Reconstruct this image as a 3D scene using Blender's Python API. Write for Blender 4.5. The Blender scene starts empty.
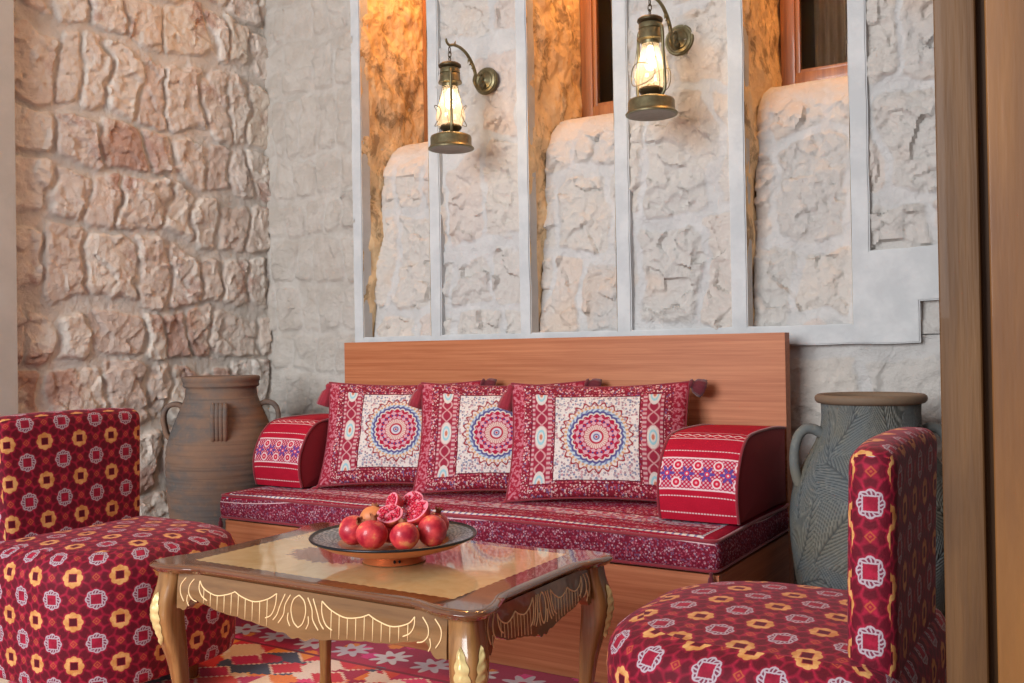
import bpy, bmesh, math, random
import numpy as np
from mathutils import Vector, Matrix
from math import sin, cos, pi, sqrt, atan2, radians

random.seed(7)
rng = np.random.default_rng(11)
S = bpy.context.scene
COL = S.collection

# ------------------------------------------------------------------ camera
cam_data = bpy.data.cameras.new('camera')
cam_data.sensor_width = 36.0
cam_data.lens = 957.7 / 1024 * 36.0
cam_data.clip_start = 0.05
cam = bpy.data.objects.new('camera', cam_data)
COL.objects.link(cam)
_yaw, _pitch, _roll = 0.55174, 0.0093, -0.01601
_f = Vector((-sin(_yaw) * cos(_pitch), cos(_yaw) * cos(_pitch), sin(_pitch)))
_r = Vector((cos(_yaw), sin(_yaw), 0.0))
_u = _r.cross(_f)
_r2 = cos(_roll) * _r + sin(_roll) * _u
_u2 = -sin(_roll) * _r + cos(_roll) * _u
mw = Matrix((( _r2.x, _u2.x, -_f.x, 0.0), (_r2.y, _u2.y, -_f.y, 0.0), (_r2.z, _u2.z, -_f.z, 0.9), (0, 0, 0, 1)))
cam.matrix_world = mw
S.camera = cam

# ------------------------------------------------------------------ world, lights, exposure
world = bpy.data.worlds.new('world')
S.world = world
world.use_nodes = True
bgn = world.node_tree.nodes['Background']
bgn.inputs[0].default_value = (0.80, 0.88, 1.0, 1)
bgn.inputs[1].default_value = 0.46

def area_light(name, loc, target, sx, sy, power, col):
    l = bpy.data.lights.new(name, 'AREA')
    l.shape = 'RECTANGLE'; l.size = sx; l.size_y = sy
    l.energy = power; l.color = col
    o = bpy.data.objects.new(name, l); COL.objects.link(o)
    o.location = loc
    o.rotation_euler = (Vector(target) - Vector(loc)).to_track_quat('-Z', 'Y').to_euler()
    return o
area_light('daylight_opening', (-1.85, -2.2, 2.0), (-1.6, 2.6, 0.9), 2.2, 2.2, 244, (0.985, 0.995, 1.0))

S.view_settings.view_transform = 'Standard'
S.view_settings.look = 'None'
S.view_settings.gamma = 1.0
S.view_settings.use_curve_mapping = False
S.view_settings.exposure = 0.0

# ------------------------------------------------------------------ object helpers
def tag(o, label=None, cat=None, group=None, kind=None):
    if label: o['label'] = label
    if cat: o['category'] = cat
    if group: o['group'] = group
    if kind: o['kind'] = kind
    return o

def empty(name, loc=(0, 0, 0), rz=0.0, **k):
    o = bpy.data.objects.new(name, None)
    o.empty_display_size = 0.05
    COL.objects.link(o)
    o.location = loc; o.rotation_euler = (0, 0, rz)
    return tag(o, **k)

def copy_tree(o, parent=None):
    c = o.copy(); COL.objects.link(c)
    if parent is not None: c.parent = parent
    for ch in list(o.children): copy_tree(ch, c)
    return c

class MB:
    """collects verts / faces / uvs (and float point attributes) of ONE object"""
    def __init__(s): s.v = []; s.f = []; s.uv = []; s.at = {}
    def add(s, vs, fs, uvs=None, at=None):
        b = len(s.v)
        s.v.extend([tuple(map(float, p)) for p in vs])
        for k, f in enumerate(fs):
            s.f.append(tuple(b + i for i in f))
            if uvs is None: s.uv.append([(0.0, 0.0)] * len(f))
            else: s.uv.append(uvs[k])
        for key in set(s.at) | set(at or {}):
            s.at.setdefault(key, [0.0] * b)
            s.at[key].extend(list(at[key]) if at and key in at else [0.0] * len(vs))
        return s
    def bm(s, bm_, mtx=None):
        bm_.verts.ensure_lookup_table(); bm_.verts.index_update()
        if mtx is not None: bm_.transform(mtx)
        s.add([v.co[:] for v in bm_.verts], [[v.index for v in f.verts] for f in bm_.faces])
        bm_.free(); return s
    def xf(s, m, start=0):
        for i in range(start, len(s.v)): s.v[i] = tuple(m @ Vector(s.v[i]))
        return s
    def build(s, name, mat, parent=None, smooth=35, subd=0, **k):
        me = bpy.data.meshes.new(name)
        me.from_pydata(s.v, [], s.f); 
        uvl = me.uv_layers.new(name='UVMap')
        flat = [c for f in s.uv for p in f for c in p]
        uvl.data.foreach_set('uv', flat)
        for key, vals in s.at.items():
            a = me.attributes.new(key, 'FLOAT', 'POINT'); a.data.foreach_set('value', [float(q) for q in vals])
        me.validate(); me.update()
        for m in (mat if isinstance(mat, (list, tuple)) else [mat]): me.materials.append(m)
        if smooth:
            me.polygons.foreach_set('use_smooth', [True] * len(me.polygons))
            if smooth < 180: me.set_sharp_from_angle(angle=radians(smooth))
        o = bpy.data.objects.new(name, me); COL.objects.link(o)
        if parent is not None: o.parent = parent
        if subd:
            m = o.modifiers.new('sub', 'SUBSURF'); m.levels = m.render_levels = subd
        return tag(o, **k)

def box(mb, x0, x1, y0, y1, z0, z1, bev=0.0, seg=2, uvs=True):
    b = bmesh.new()
    bmesh.ops.create_cube(b, size=1.0)
    for v in b.verts: v.co = Vector(((x0 + x1) / 2 + v.co.x * (x1 - x0), (y0 + y1) / 2 + v.co.y * (y1 - y0), (z0 + z1) / 2 + v.co.z * (z1 - z0)))
    if bev > 0: bmesh.ops.bevel(b, geom=list(b.edges), offset=bev, segments=seg, profile=0.7, affect='EDGES')
    b.verts.index_update()
    vs = [v.co[:] for v in b.verts]; fs = [[v.index for v in f.verts] for f in b.faces]
    us = []
    for f in b.faces:
        n = f.normal; a = max(range(3), key=lambda i: abs(n[i]))
        ij = [(1, 2), (0, 2), (0, 1)][a]
        us.append([(v.co[ij[0]], v.co[ij[1]]) for v in f.verts])
    b.free(); mb.add(vs, fs, us); return mb

def rings(mb, R, close=True, cap0=False, cap1=False, us=None, vs_=None):
    """loft through rings (lists of equal length); close = rings are loops"""
    n = len(R[0]); m = len(R)
    V = [p for r in R for p in r]; F = []; U = []
    for j in range(m - 1):
        for i in range(n if close else n - 1):
            i2 = (i + 1) % n
            F.append((j * n + i, j * n + i2, (j + 1) * n + i2, (j + 1) * n + i))
            ua = us[i] if us else i / n; ub = us[i + 1] if us else (i + 1) / n
            va = vs_[j] if vs_ else j / (m - 1); vb = vs_[j + 1] if vs_ else (j + 1) / (m - 1)
            U.append([(ua, va), (ub, va), (ub, vb), (ua, vb)])
    if cap0: F.append(tuple(reversed(range(n)))); U.append([(R[0][i][0], R[0][i][1]) for i in reversed(range(n))])
    if cap1: F.append(tuple((m - 1) * n + i for i in range(n))); U.append([(R[-1][i][0], R[-1][i][1]) for i in range(n)])
    mb.add(V, F, U); return mb

def lathe(mb, prof, n=48, c=(0, 0, 0), cap0=False, cap1=False, lobes=None):
    R = []; L = [0.0]
    for k in range(1, len(prof)): L.append(L[-1] + math.hypot(prof[k][0] - prof[k - 1][0], prof[k][1] - prof[k - 1][1]))
    for r, z in prof:
        ring = []
        for i in range(n):
            a = 2 * pi * i / n
            rr = r * (lobes(a, z) if lobes else 1.0)
            ring.append((c[0] + rr * cos(a), c[1] + rr * sin(a), c[2] + z))
        R.append(ring)
    rings(mb, R, True, cap0, cap1, us=[i / n for i in range(n + 1)], vs_=L); return mb

def tube(mb, P, rad, n=10, flat=None, caps=True):
    P = [Vector(p) for p in P]; m = len(P)
    if not hasattr(rad, '__len__'): rad = [rad] * m
    T = []
    for i in range(m):
        a = P[max(0, i - 1)]; b = P[min(m - 1, i + 1)]; t = (b - a); T.append(t.normalized() if t.length > 1e-9 else Vector((0, 0, 1)))
    ref = Vector((0, 0, 1)) if abs(T[0].z) < 0.9 else Vector((1, 0, 0))
    nrm = (ref - T[0] * ref.dot(T[0])).normalized(); R = []
    for i in range(m):
        nrm = (nrm - T[i] * nrm.dot(T[i])).normalized(); bn = T[i].cross(nrm)
        fx = flat or (1, 1)
        R.append([tuple(P[i] + nrm * (cos(2 * pi * k / n) * rad[i] * fx[0]) + bn * (sin(2 * pi * k / n) * rad[i] * fx[1])) for k in range(n)])
    rings(mb, R, True, caps, caps); return mb

def crspline(P, k=8, closed=False):
    P = [Vector(p) for p in P]; n = len(P); out = []
    rngi = range(n) if closed else range(n - 1)
    for i in rngi:
        p0 = P[(i - 1) % n] if closed or i > 0 else P[i]
        p1 = P[i]; p2 = P[(i + 1) % n]
        p3 = P[(i + 2) % n] if closed or i + 2 < n else P[(i + 1) % n]
        for j in range(k):
            t = j / k
            out.append(0.5 * ((2 * p1) + (p2 - p0) * t + (2 * p0 - 5 * p1 + 4 * p2 - p3) * t * t + (3 * p1 - p0 - 3 * p2 + p3) * t ** 3))
    if not closed: out.append(P[-1])
    return out

def interp(tab, x):
    xs = [t[0] for t in tab]
    return [float(np.interp(x, xs, [t[c] for t in tab])) for c in range(1, len(tab[0]))]

# smooth value noise in numpy (relief of stone, cloth and clay)
class Noise:
    def __init__(s, seed):
        s.t = np.random.default_rng(seed).random((256, 256))
    def at(s, x, y):
        xi = np.floor(x).astype(int); yi = np.floor(y).astype(int); fx = x - xi; fy = y - yi
        fx = fx * fx * (3 - 2 * fx); fy = fy * fy * (3 - 2 * fy); t = s.t
        a = t[xi % 256, yi % 256]; b = t[(xi + 1) % 256, yi % 256]; c = t[xi % 256, (yi + 1) % 256]; d = t[(xi + 1) % 256, (yi + 1) % 256]
        return (a * (1 - fx) + b * fx) * (1 - fy) + (c * (1 - fx) + d * fx) * fy - 0.5
    def fbm(s, x, y, o=4):
        r = 0; a = 1.0
        for k in range(o): r = r + a * s.at(x * 2 ** k + 17.3 * k, y * 2 ** k + 5.1 * k); a *= 0.5
        return r

# ------------------------------------------------------------------ node expressions
class X:
    def __init__(s, m, k): s.m = m; s.k = k
    def _o(s, op, b=None, c=None, rev=False):
        return s.m.math(op, *( (b, s) if rev else (s,) + ((b,) if b is not None else ()) + ((c,) if c is not None else ()) ))
    def __add__(s, b): return s._o('ADD', b)
    __radd__ = __add__
    def __sub__(s, b): return s._o('SUBTRACT', b)
    def __rsub__(s, b): return s._o('SUBTRACT', b, rev=True)
    def __mul__(s, b): return s._o('MULTIPLY', b)
    __rmul__ = __mul__
    def __truediv__(s, b): return s._o('DIVIDE', b)
    def __neg__(s): return s * -1.0

class Mt:
    """one procedural material"""
    def __init__(s, name, rough=0.6, metal=0.0, sheen=0.0, coat=0.0, spec=0.5, sheentint=None):
        s.mat = bpy.data.materials.new(name); s.mat.use_nodes = True
        s.nt = s.mat.node_tree; s.b = s.nt.nodes['Principled BSDF']; s.out = s.nt.nodes['Material Output']
        s.b.inputs['Roughness'].default_value = rough; s.b.inputs['Metallic'].default_value = metal
        s.b.inputs['Sheen Weight'].default_value = sheen; s.b.inputs['Coat Weight'].default_value = coat
        s.b.inputs['Specular IOR Level'].default_value = spec
        if sheentint: s.b.inputs['Sheen Tint'].default_value = (*sheentint, 1)
        s._uv = None; s._ob = None
    def node(s, t): return s.nt.nodes.new(t)
    def setin(s, sock, v):
        if isinstance(v, X): s.nt.links.new(v.k, sock)
        elif isinstance(v, bpy.types.NodeSocket): s.nt.links.new(v, sock)
        elif isinstance(v, (tuple, list)): sock.default_value = tuple(v) + ((1,) if len(v) == 3 and len(sock.default_value) == 4 else ())
        else: sock.default_value = v
    def math(s, op, *a):
        n = s.node('ShaderNodeMath'); n.operation = op
        for i, v in enumerate(a): s.setin(n.inputs[i], v)
        return X(s, n.outputs[0])
    def coord(s, kind='UV'):
        tc = s.node('ShaderNodeTexCoord'); return tc.outputs[kind]
    def sep(s, v):
        n = s.node('ShaderNodeSeparateXYZ'); s.setin(n.inputs[0], v); return X(s, n.outputs[0]), X(s, n.outputs[1]), X(s, n.outputs[2])
    def comb(s, x, y, z=0.0):
        n = s.node('ShaderNodeCombineXYZ')
        for i, v in enumerate((x, y, z)): s.setin(n.inputs[i], v)
        return n.outputs[0]
    def scale(s, v, sc):
        n = s.node('ShaderNodeVectorMath'); n.operation = 'MULTIPLY'; s.setin(n.inputs[0], v); n.inputs[1].default_value = sc if hasattr(sc, '__len__') else (sc,) * 3
        return n.outputs[0]
    def noise(s, vec, scale, detail=3, rough=0.5, dist=0.0, color=False):
        n = s.node('ShaderNodeTexNoise'); s.setin(n.inputs['Vector'], vec); n.inputs['Scale'].default_value = scale
        n.inputs['Detail'].default_value = detail; n.inputs['Roughness'].default_value = rough; n.inputs['Distortion'].default_value = dist
        return n.outputs['Color'] if color else X(s, n.outputs[0])
    def voro(s, vec, scale, feature='F1', rnd=1.0):
        n = s.node('ShaderNodeTexVoronoi'); s.setin(n.inputs['Vector'], vec); n.feature = feature; n.inputs['Scale'].default_value = scale; n.inputs['Randomness'].default_value = rnd
        if feature == 'DISTANCE_TO_EDGE': return X(s, n.outputs['Distance'])
        sp = s.node('ShaderNodeSeparateColor'); s.nt.links.new(n.outputs['Color'], sp.inputs[0])
        return X(s, n.outputs['Distance']), X(s, sp.outputs[0]), X(s, sp.outputs[1])
    def attr(s, name):
        n = s.node('ShaderNodeAttribute'); n.attribute_name = name; return X(s, n.outputs['Fac'])
    def ss(s, x, a, b):
        n = s.node('ShaderNodeMapRange'); n.interpolation_type = 'SMOOTHSTEP'
        s.setin(n.inputs[0], x); s.setin(n.inputs[1], a); s.setin(n.inputs[2], b); n.inputs[3].default_value = 0; n.inputs[4].default_value = 1
        return X(s, n.outputs[0])
    def lt(s, x, a, w=0.002):      # 1 where x < a, soft over w
        if isinstance(a, X) or isinstance(a, float) or isinstance(a, int):
            return s.clamp((a - x) / w + 0.5) if isinstance(x, X) or isinstance(a, X) else 0
    def gt(s, x, a, w=0.002): return s.clamp((x - a) / w + 0.5)
    def band(s, x, a, b, w=0.002): return s.gt(x, a, w) * s.lt(x, b, w)
    def clamp(s, x):
        n = s.node('ShaderNodeClamp'); s.setin(n.inputs[0], x); return X(s, n.outputs[0])
    def sin(s, x): return s.math('SINE', x)
    def cos(s, x): return s.math('COSINE', x)
    def abs(s, x): return s.math('ABSOLUTE', x)
    def fract(s, x): return s.math('FRACT', x)
    def floor(s, x): return s.math('FLOOR', x)
    def sqrt(s, x): return s.math('SQRT', x)
    def atan2(s, y, x): return s.math('ARCTAN2', y, x)
    def max(s, a, b): return s.math('MAXIMUM', a, b)
    def min(s, a, b): return s.math('MINIMUM', a, b)
    def hyp(s, x, y): return s.sqrt(x * x + y * y)
    def mix(s, f, a, b):
        n = s.node('ShaderNodeMix'); n.data_type = 'RGBA'
        s.setin(n.inputs[0], f); s.setin(n.inputs[6], a); s.setin(n.inputs[7], b); return n.outputs[2]
    def ramp(s, f, stops, interp='LINEAR'):
        n = s.node('ShaderNodeValToRGB'); s.setin(n.inputs[0], f); r = n.color_ramp; r.interpolation = interp
        while len(r.elements) < len(stops): r.elements.new(0.5)
        for e, (p, c) in zip(r.elements, stops): e.position = p; e.color = (*c, 1)
        return n.outputs[0]
    def color(s, c): s.setin(s.b.inputs['Base Color'], c); return s
    def rough(s, v): s.setin(s.b.inputs['Roughness'], v); return s
    def bump(s, h, strength=0.3, dist=0.01):
        n = s.node('ShaderNodeBump'); n.inputs['Strength'].default_value = strength; n.inputs['Distance'].default_value = dist
        s.setin(n.inputs['Height'], h); s.nt.links.new(n.outputs[0], s.b.inputs['Normal']); return s

def C(r, g, b):   # sRGB 0-255 -> linear
    return tuple(((c / 255) / 12.92 if c / 255 <= 0.04045 else ((c / 255 + 0.055) / 1.055) ** 2.4) for c in (r, g, b))
# ------------------------------------------------------------------ materials
def m_stone(name, warm):
    m = Mt(name, rough=0.9, spec=0.2); P = m.coord('Object')
    hue = m.attr('hue'); mort = m.attr('mort'); n1 = m.noise(P, 9, 5, 0.6, 0.6); n2 = m.noise(P, 38, 4, 0.65); n3 = m.noise(P, 3.2, 3)
    if warm:
        st = m.ramp(hue, [(0, C(224, 215, 204)), (0.22, C(236, 229, 219)), (0.45, C(222, 208, 196)), (0.62, C(230, 219, 204)), (0.8, C(216, 200, 189)), (1, C(238, 233, 225))])
        st = m.mix(m.ss(n1 * 0.6 + n3 * 0.4, 0.55, 0.62) * 0.4, st, C(210, 172, 142)); st = m.mix(m.ss(n3 + n2 * 0.25, 0.66, 0.76) * 0.6, st, C(176, 128, 114))
        st = m.mix(m.ss(n2, 0.55, 0.75) * 0.5, st, C(240, 226, 210)); mo = m.mix(m.ss(n1, 0.3, 0.7), C(208, 202, 193), C(224, 218, 210))
    else:
        st = m.ramp(hue, [(0, C(208, 205, 201)), (0.3, C(216, 210, 203)), (0.55, C(202, 200, 198)), (0.75, C(218, 211, 203)), (1, C(214, 203, 197))])
        st = m.mix(m.ss(n1, 0.55, 0.72) * 0.4, st, C(194, 190, 184)); st = m.mix(m.ss(n3, 0.55, 0.7) * 0.35, st, C(226, 196, 168)); st = m.mix(m.ss(n2, 0.55, 0.75) * 0.4, st, C(234, 230, 224))
        mo = m.mix(m.ss(n1, 0.3, 0.7), C(204, 203, 202), C(218, 217, 216))
    cc = m.mix(m.ss(mort + (n2 - 0.5) * 0.8, 0.2, 1.0), st, mo)
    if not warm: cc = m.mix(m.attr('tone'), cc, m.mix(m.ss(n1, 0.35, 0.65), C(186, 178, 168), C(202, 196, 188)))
    m.color(cc); m.bump(m.noise(P, 70, 8, 0.75) + m.noise(P, 16, 6, 0.7, 1.0) * 1.2, 0.8, 0.014)
    return m.mat
STONE_W = m_stone('warm_rubble_stone', True)
STONE_G = m_stone('pale_rubble_stone', False)

def m_reveal():
    m = Mt('niche_plaster', rough=0.92, spec=0.15); P = m.coord('Object'); n1 = m.noise(P, 10, 5, 0.65, 0.5); n2 = m.noise(P, 45, 4)
    c = m.mix(m.ss(n1, 0.50, 0.62) * 0.75, C(226, 200, 160), C(140, 120, 96)); c = m.mix(m.ss(n2, 0.5, 0.7) * 0.4, c, C(240, 220, 186))
    m.color(c); m.bump(n1 + n2 * 0.5, 0.7, 0.015); return m.mat
REVEAL = m_reveal()

def m_plaster(name, a, b, sc=7, bs=0.15):
    m = Mt(name, rough=0.85, spec=0.25); P = m.coord('Object'); n1 = m.noise(P, sc, 5, 0.6); n2 = m.noise(P, 70, 3)
    m.color(m.mix(m.ss(n1, 0.35, 0.68), a, b)); m.bump(n1 * 1.5 + n2 * 0.4, bs, 0.008); return m.mat
CONCRETE = m_plaster('pale_cast_stone', C(186, 189, 191), C(200, 202, 203), 9, 0.4)
PILLAR = m_plaster('beige_pillar_stone', C(180, 178, 172), C(192, 190, 184), 4)
CEIL = m_plaster('white_ceiling', C(225, 222, 215), C(232, 230, 225))

def m_wood(name, a, b, axis, sc=1.0, rough=0.35, coat=0.2, stripes=34, dark=None, bump=0.05):
    m = Mt(name, rough=rough, coat=coat, spec=0.5 if coat > 0.1 else 0.25); P = m.coord('Object')
    s3 = [stripes * sc] * 3; s3[axis] = 1.6 * sc
    n1 = m.noise(m.scale(P, tuple(s3)), 1.0, 6, 0.62, 0.4); s4 = [stripes * 5 * sc] * 3; s4[axis] = 8 * sc
    n2 = m.noise(m.scale(P, tuple(s4)), 1.0, 3, 0.6)
    c = m.mix(m.ss(n1, 0.3, 0.7), a, b); c = m.mix(m.ss(n2, 0.5, 0.8) * 0.35, c, dark or tuple(q * 0.55 for q in a))
    if 'door' in name: c = m.mix(m.ss(m.noise(m.scale(P, (9, 9, 2.2)), 1.0, 5, 0.6), 0.42, 0.72) * 0.45, c, dark or a)
    m.color(c); m.bump(n2 + n1, bump, 0.002); return m.mat
BENCH = m_wood('bench_veneer', C(162, 94, 60), C(188, 120, 82), 0, stripes=90, rough=0.5, coat=0.0, dark=C(140, 76, 44))
BENCH_SIDE = m_wood('bench_veneer_side', C(146, 80, 50), C(170, 104, 68), 1, stripes=80, rough=0.5, coat=0.0)
TABLE = m_wood('table_walnut', C(108, 76, 46), C(140, 105, 68), 0, stripes=14, rough=0.13, coat=0.7)
LEGW = m_wood('table_leg_walnut', C(112, 74, 38), C(162, 118, 70), 2, stripes=24, rough=0.24, coat=0.4)
DOORW = m_wood('door_timber', C(78, 52, 28), C(108, 76, 44), 2, sc=0.6, rough=0.55, coat=0.05, stripes=26, dark=C(52, 32, 22), bump=0.6)
DOORW2 = m_wood('door_timber_worn', C(104, 66, 28), C(134, 90, 46), 2, sc=0.6, rough=0.5, coat=0.05, stripes=18, dark=C(86, 54, 34), bump=0.3)
WINW = m_wood('window_timber', C(126, 76, 40), C(164, 108, 62), 2, stripes=30, rough=0.4)
FLOORW = m_wood('floor_planks', C(120, 84, 58), C(160, 118, 84), 0, stripes=14, rough=0.4)

def m_plain(name, col, rough=0.5, metal=0.0, vary=0.15, sc=20, coat=0.0, sheen=0.0, bump=0.0):
    m = Mt(name, rough=rough, metal=metal, coat=coat, sheen=sheen); P = m.coord('Object'); n = m.noise(P, sc, 4, 0.6)
    m.color(m.mix(n, tuple(q * (1 - vary) for q in col), tuple(min(1, q * (1 + vary)) for q in col)))
    if bump: m.bump(n, bump, 0.004)
    return m.mat
BRASS = m_plain('aged_brass', C(124, 116, 88), 0.40, 0.8, 0.6, 60)
BRASS_D = m_plain('dark_brass', C(84, 72, 52), 0.5, 0.8, 0.4, 60)
TINPAN = m_plain('dull_tin', C(150, 142, 130), 0.6, 0.5, 0.25, 60)
GOLD = m_plain('gilded_inlay', C(232, 200, 150), 0.5, 0.0, 0.08, 80)
GOLDLEAF = m_plain('gilded_carving', C(214, 192, 132), 0.36, 0.25, 0.3, 60)
DARKIN = m_plain('dark_interior', C(46, 40, 34), 0.9)
CURTAIN = m_plain('window_curtain', C(120, 100, 76), 0.9, 0, 0.3, 6)
PIPING = m_plain('crimson_piping', C(128, 14, 36), 0.75, 0, 0.2, 120, sheen=0.3)
TASSEL = m_plain('crimson_tassel', C(140, 16, 40), 0.8, 0, 0.35, 160, sheen=0.4, bump=0.3)
TASSELD = m_plain('wine_tassel', C(92, 14, 30), 0.85, 0, 0.35, 160, sheen=0.3, bump=0.3)

def m_glass(name, tint=(1, 1, 1), rough=0.0):
    m = Mt(name, rough=rough); m.b.inputs['Transmission Weight'].default_value = 1.0; m.b.inputs['IOR'].default_value = 1.15
    m.color(tint); return m.mat
def m_lampglass():
    m = Mt('lamp_glass'); a = m.node('ShaderNodeBsdfTransparent'); b = m.node('ShaderNodeBsdfTranslucent'); c = m.node('ShaderNodeBsdfGlossy'); c.inputs['Roughness'].default_value = 0.05
    b.inputs['Color'].default_value = (1.0, 0.93, 0.80, 1); a.inputs['Color'].default_value = (1, 0.96, 0.88, 1)
    x = m.node('ShaderNodeMixShader'); x.inputs[0].default_value = 0.20; y = m.node('ShaderNodeMixShader'); y.inputs[0].default_value = 0.10
    L = m.nt.links.new; L(a.outputs[0], x.inputs[1]); L(b.outputs[0], x.inputs[2]); L(x.outputs[0], y.inputs[1]); L(c.outputs[0], y.inputs[2]); L(y.outputs[0], m.out.inputs['Surface']); return m.mat
GLASS = m_lampglass()
WGLASS = m_glass('window_glass', (0.8, 0.8, 0.78))
def m_emit(name, col, st):
    m = Mt(name); m.color(col); m.setin(m.b.inputs['Emission Color'], col); m.b.inputs['Emission Strength'].default_value = st; return m.mat
BULB = m_emit('warm_bulb', (1.0, 0.84, 0.60), 6)
SPOTE = m_emit('warm_downlight', (1.0, 0.5, 0.14), 12)

# chair velvet: rosettes in a square lattice, yellow and silver alternating
def m_velvet():
    m = Mt('rosette_velvet', rough=0.7, sheen=0.12, spec=0.2, sheentint=(1.0, 0.35, 0.45)); u, v, _ = m.sep(m.coord('UV')); a = 0.106
    nz = m.noise(m.coord('UV'), 45, 3); nf = m.noise(m.coord('UV'), 260, 2)
    u = u + (nf - 0.5) * 0.002; v = v + (nf - 0.5) * 0.002
    base = m.mix(m.ss(nz, 0.35, 0.7), C(126, 14, 40), C(160, 26, 56))
    def cell(ou, ov):
        x = (m.fract(u / a + ou) - 0.5); y = (m.fract(v / a + ov) - 0.5)
        return x, y, m.hyp(x, y), m.atan2(y, x)
    xs, ys, r1, t1 = cell(0.0, 0.0)      # yellow
    xw, yw, r2, t2 = cell(0.5, 0.5)      # silver
    wine = C(74, 6, 22)
    d1 = m.band(r1 + m.abs(m.sin(t1 * 4)) * 0.03, 0.27, 0.41, 0.05) * m.gt(m.abs(m.cos(t1 * 4)), 0.25, 0.5)
    d2 = m.band(r2 + m.abs(m.sin(t2 * 4)) * 0.03, 0.27, 0.41, 0.05) * m.gt(m.abs(m.cos(t2 * 4)), 0.25, 0.5)
    c = m.mix(m.max(d1, d2) * 0.85, base, wine)
    xx, yx, r3, _t = cell(0.5, 0.0); xz, yz, r4, _t = cell(0.0, 0.5)
    dots = m.max(m.max(m.lt(m.abs(m.abs(xx) + m.abs(yx) - 0.075), 0.016, 0.02), m.lt(m.abs(m.abs(xz) + m.abs(yz) - 0.075), 0.016, 0.02)), m.lt(m.min(r3, r4), 0.02, 0.02))
    c = m.mix(dots * m.gt(m.abs(m.sin(m.atan2(yx, xx) * 2)) + 0.0, -1.0) * 0.45, c, C(190, 106, 50))
    # yellow ring, 8 lobes and a square eye
    R1 = 0.198 + m.abs(m.cos(t1 * 4)) * 0.030
    sq1 = m.max(m.abs(xs), m.abs(ys))
    ring1 = m.lt(r1, R1, 0.015) * m.gt(sq1, 0.095, 0.015)
    c = m.mix(ring1, c, m.mix(m.ss(nz, 0.35, 0.65), C(184, 124, 66), C(208, 158, 98)))
    c = m.mix(m.lt(sq1, 0.08, 0.015), c, wine)
    # silver ring drawn as scrolls
    R2 = 0.205 + m.abs(m.cos(t2 * 4)) * 0.03
    sq2 = m.max(m.abs(xw), m.abs(yw))
    ring2 = m.lt(r2, R2, 0.012) * m.gt(sq2, 0.11, 0.012)
    scroll = m.max(m.band(r2, R2 - 0.03, R2 + 0.01, 0.012), m.max(m.band(sq2, 0.11, 0.135, 0.01), m.gt(m.sin(t2 * 16 + r2 * 40), 0.25, 0.5) * 0.95))
    c = m.mix(ring2, c, m.mix(scroll, C(110, 44, 64), C(168, 154, 162)))
    m.color(c); m.bump(nf + (ring1 + ring2) * 0.6, 0.25, 0.003); return m.mat
VELVET = m_velvet()

def florals(m, vec, sc, base, cols, lo=0.32):
    """small all-over flower specks: base colour with coloured dots and a ring of tiny petals"""
    d, h, g = m.voro(vec, sc); c = m.mix(m.ss(d, 0.62, 0.42) * m.gt(g, lo, 0.02), base, m.ramp(h, [(i / len(cols), q) for i, q in enumerate(cols)], 'CONSTANT'))
    return m.mix(m.ss(d, 0.18, 0.10), c, base)

def m_mattress():
    m = Mt('mattress_weave', rough=0.8, sheen=0.0, spec=0.15); uv = m.coord('UV'); u, v, _ = m.sep(uv)
    n = m.noise(uv, 3.0, 2); nf = m.noise(uv, 300, 2)
    red = C(146, 18, 46); wine = C(104, 12, 36)
    fl = florals(m, uv, 190, C(104, 20, 42), [C(156, 92, 110), C(176, 140, 150), C(136, 40, 62), C(104, 76, 104), C(150, 66, 84)], 0.12)
    fl2 = florals(m, uv, 150, red, [C(196, 130, 146), C(170, 60, 90), C(206, 176, 180), C(120, 70, 110)], 0.2)
    w = v + m.sin(u * 7.0 + 1.0) * 0.006 + m.sin(u * 17.0) * 0.002 + (n - 0.5) * 0.01 + m.ss(u, -0.45, -0.85) * 0.016
    c = fl                                                     # front face and side
    c = m.mix(m.gt(w, 0.098, 0.002), c, fl2)
    c = m.mix(m.band(w, 0.100, 0.112), c, red)
    beads = m.gt(m.fract(u * 48), 0.36, 0.2)
    c = m.mix(m.band(w, 0.111, 0.128), c, m.mix(beads, C(120, 126, 166), C(222, 216, 214)))
    c = m.mix(m.band(w, 0.126, 0.132), c, wine)
    c = m.mix(m.band(w, 0.086, 0.0885), c, C(220, 190, 192))
    c = m.mix(m.band(w, 0.170, 0.188), c, red)
    cream = florals(m, uv, 75, C(176, 80, 100), [C(216, 200, 200), C(206, 180, 188), C(204, 190, 192), C(150, 130, 164)], 0.04)
    c = m.mix(m.band(w, 0.232, 0.315), c, cream)
    c = m.mix(m.max(m.band(w, 0.315, 0.325), m.band(w, 0.222, 0.232)), c, wine)
    edge = m.max(m.gt(u, 0.86, 0.003), m.lt(u, -0.86, 0.003))  # plain red band at both ends of the top
    c = m.mix(edge * m.gt(w, 0.098, 0.002), c, red)
    c = m.mix(m.band(m.abs(u), 0.852, 0.860) * m.gt(w, 0.098, 0.002), c, m.mix(m.gt(m.fract(v * 62), 0.42, 0.2), C(70, 84, 140), C(222, 216, 212)))
    m.color(m.mix((nf - 0.5) * 0.4 + 0.1, c, wine)); m.bump(nf, 0.25, 0.002); return m.mat
MATTRESS = m_mattress()

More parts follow.
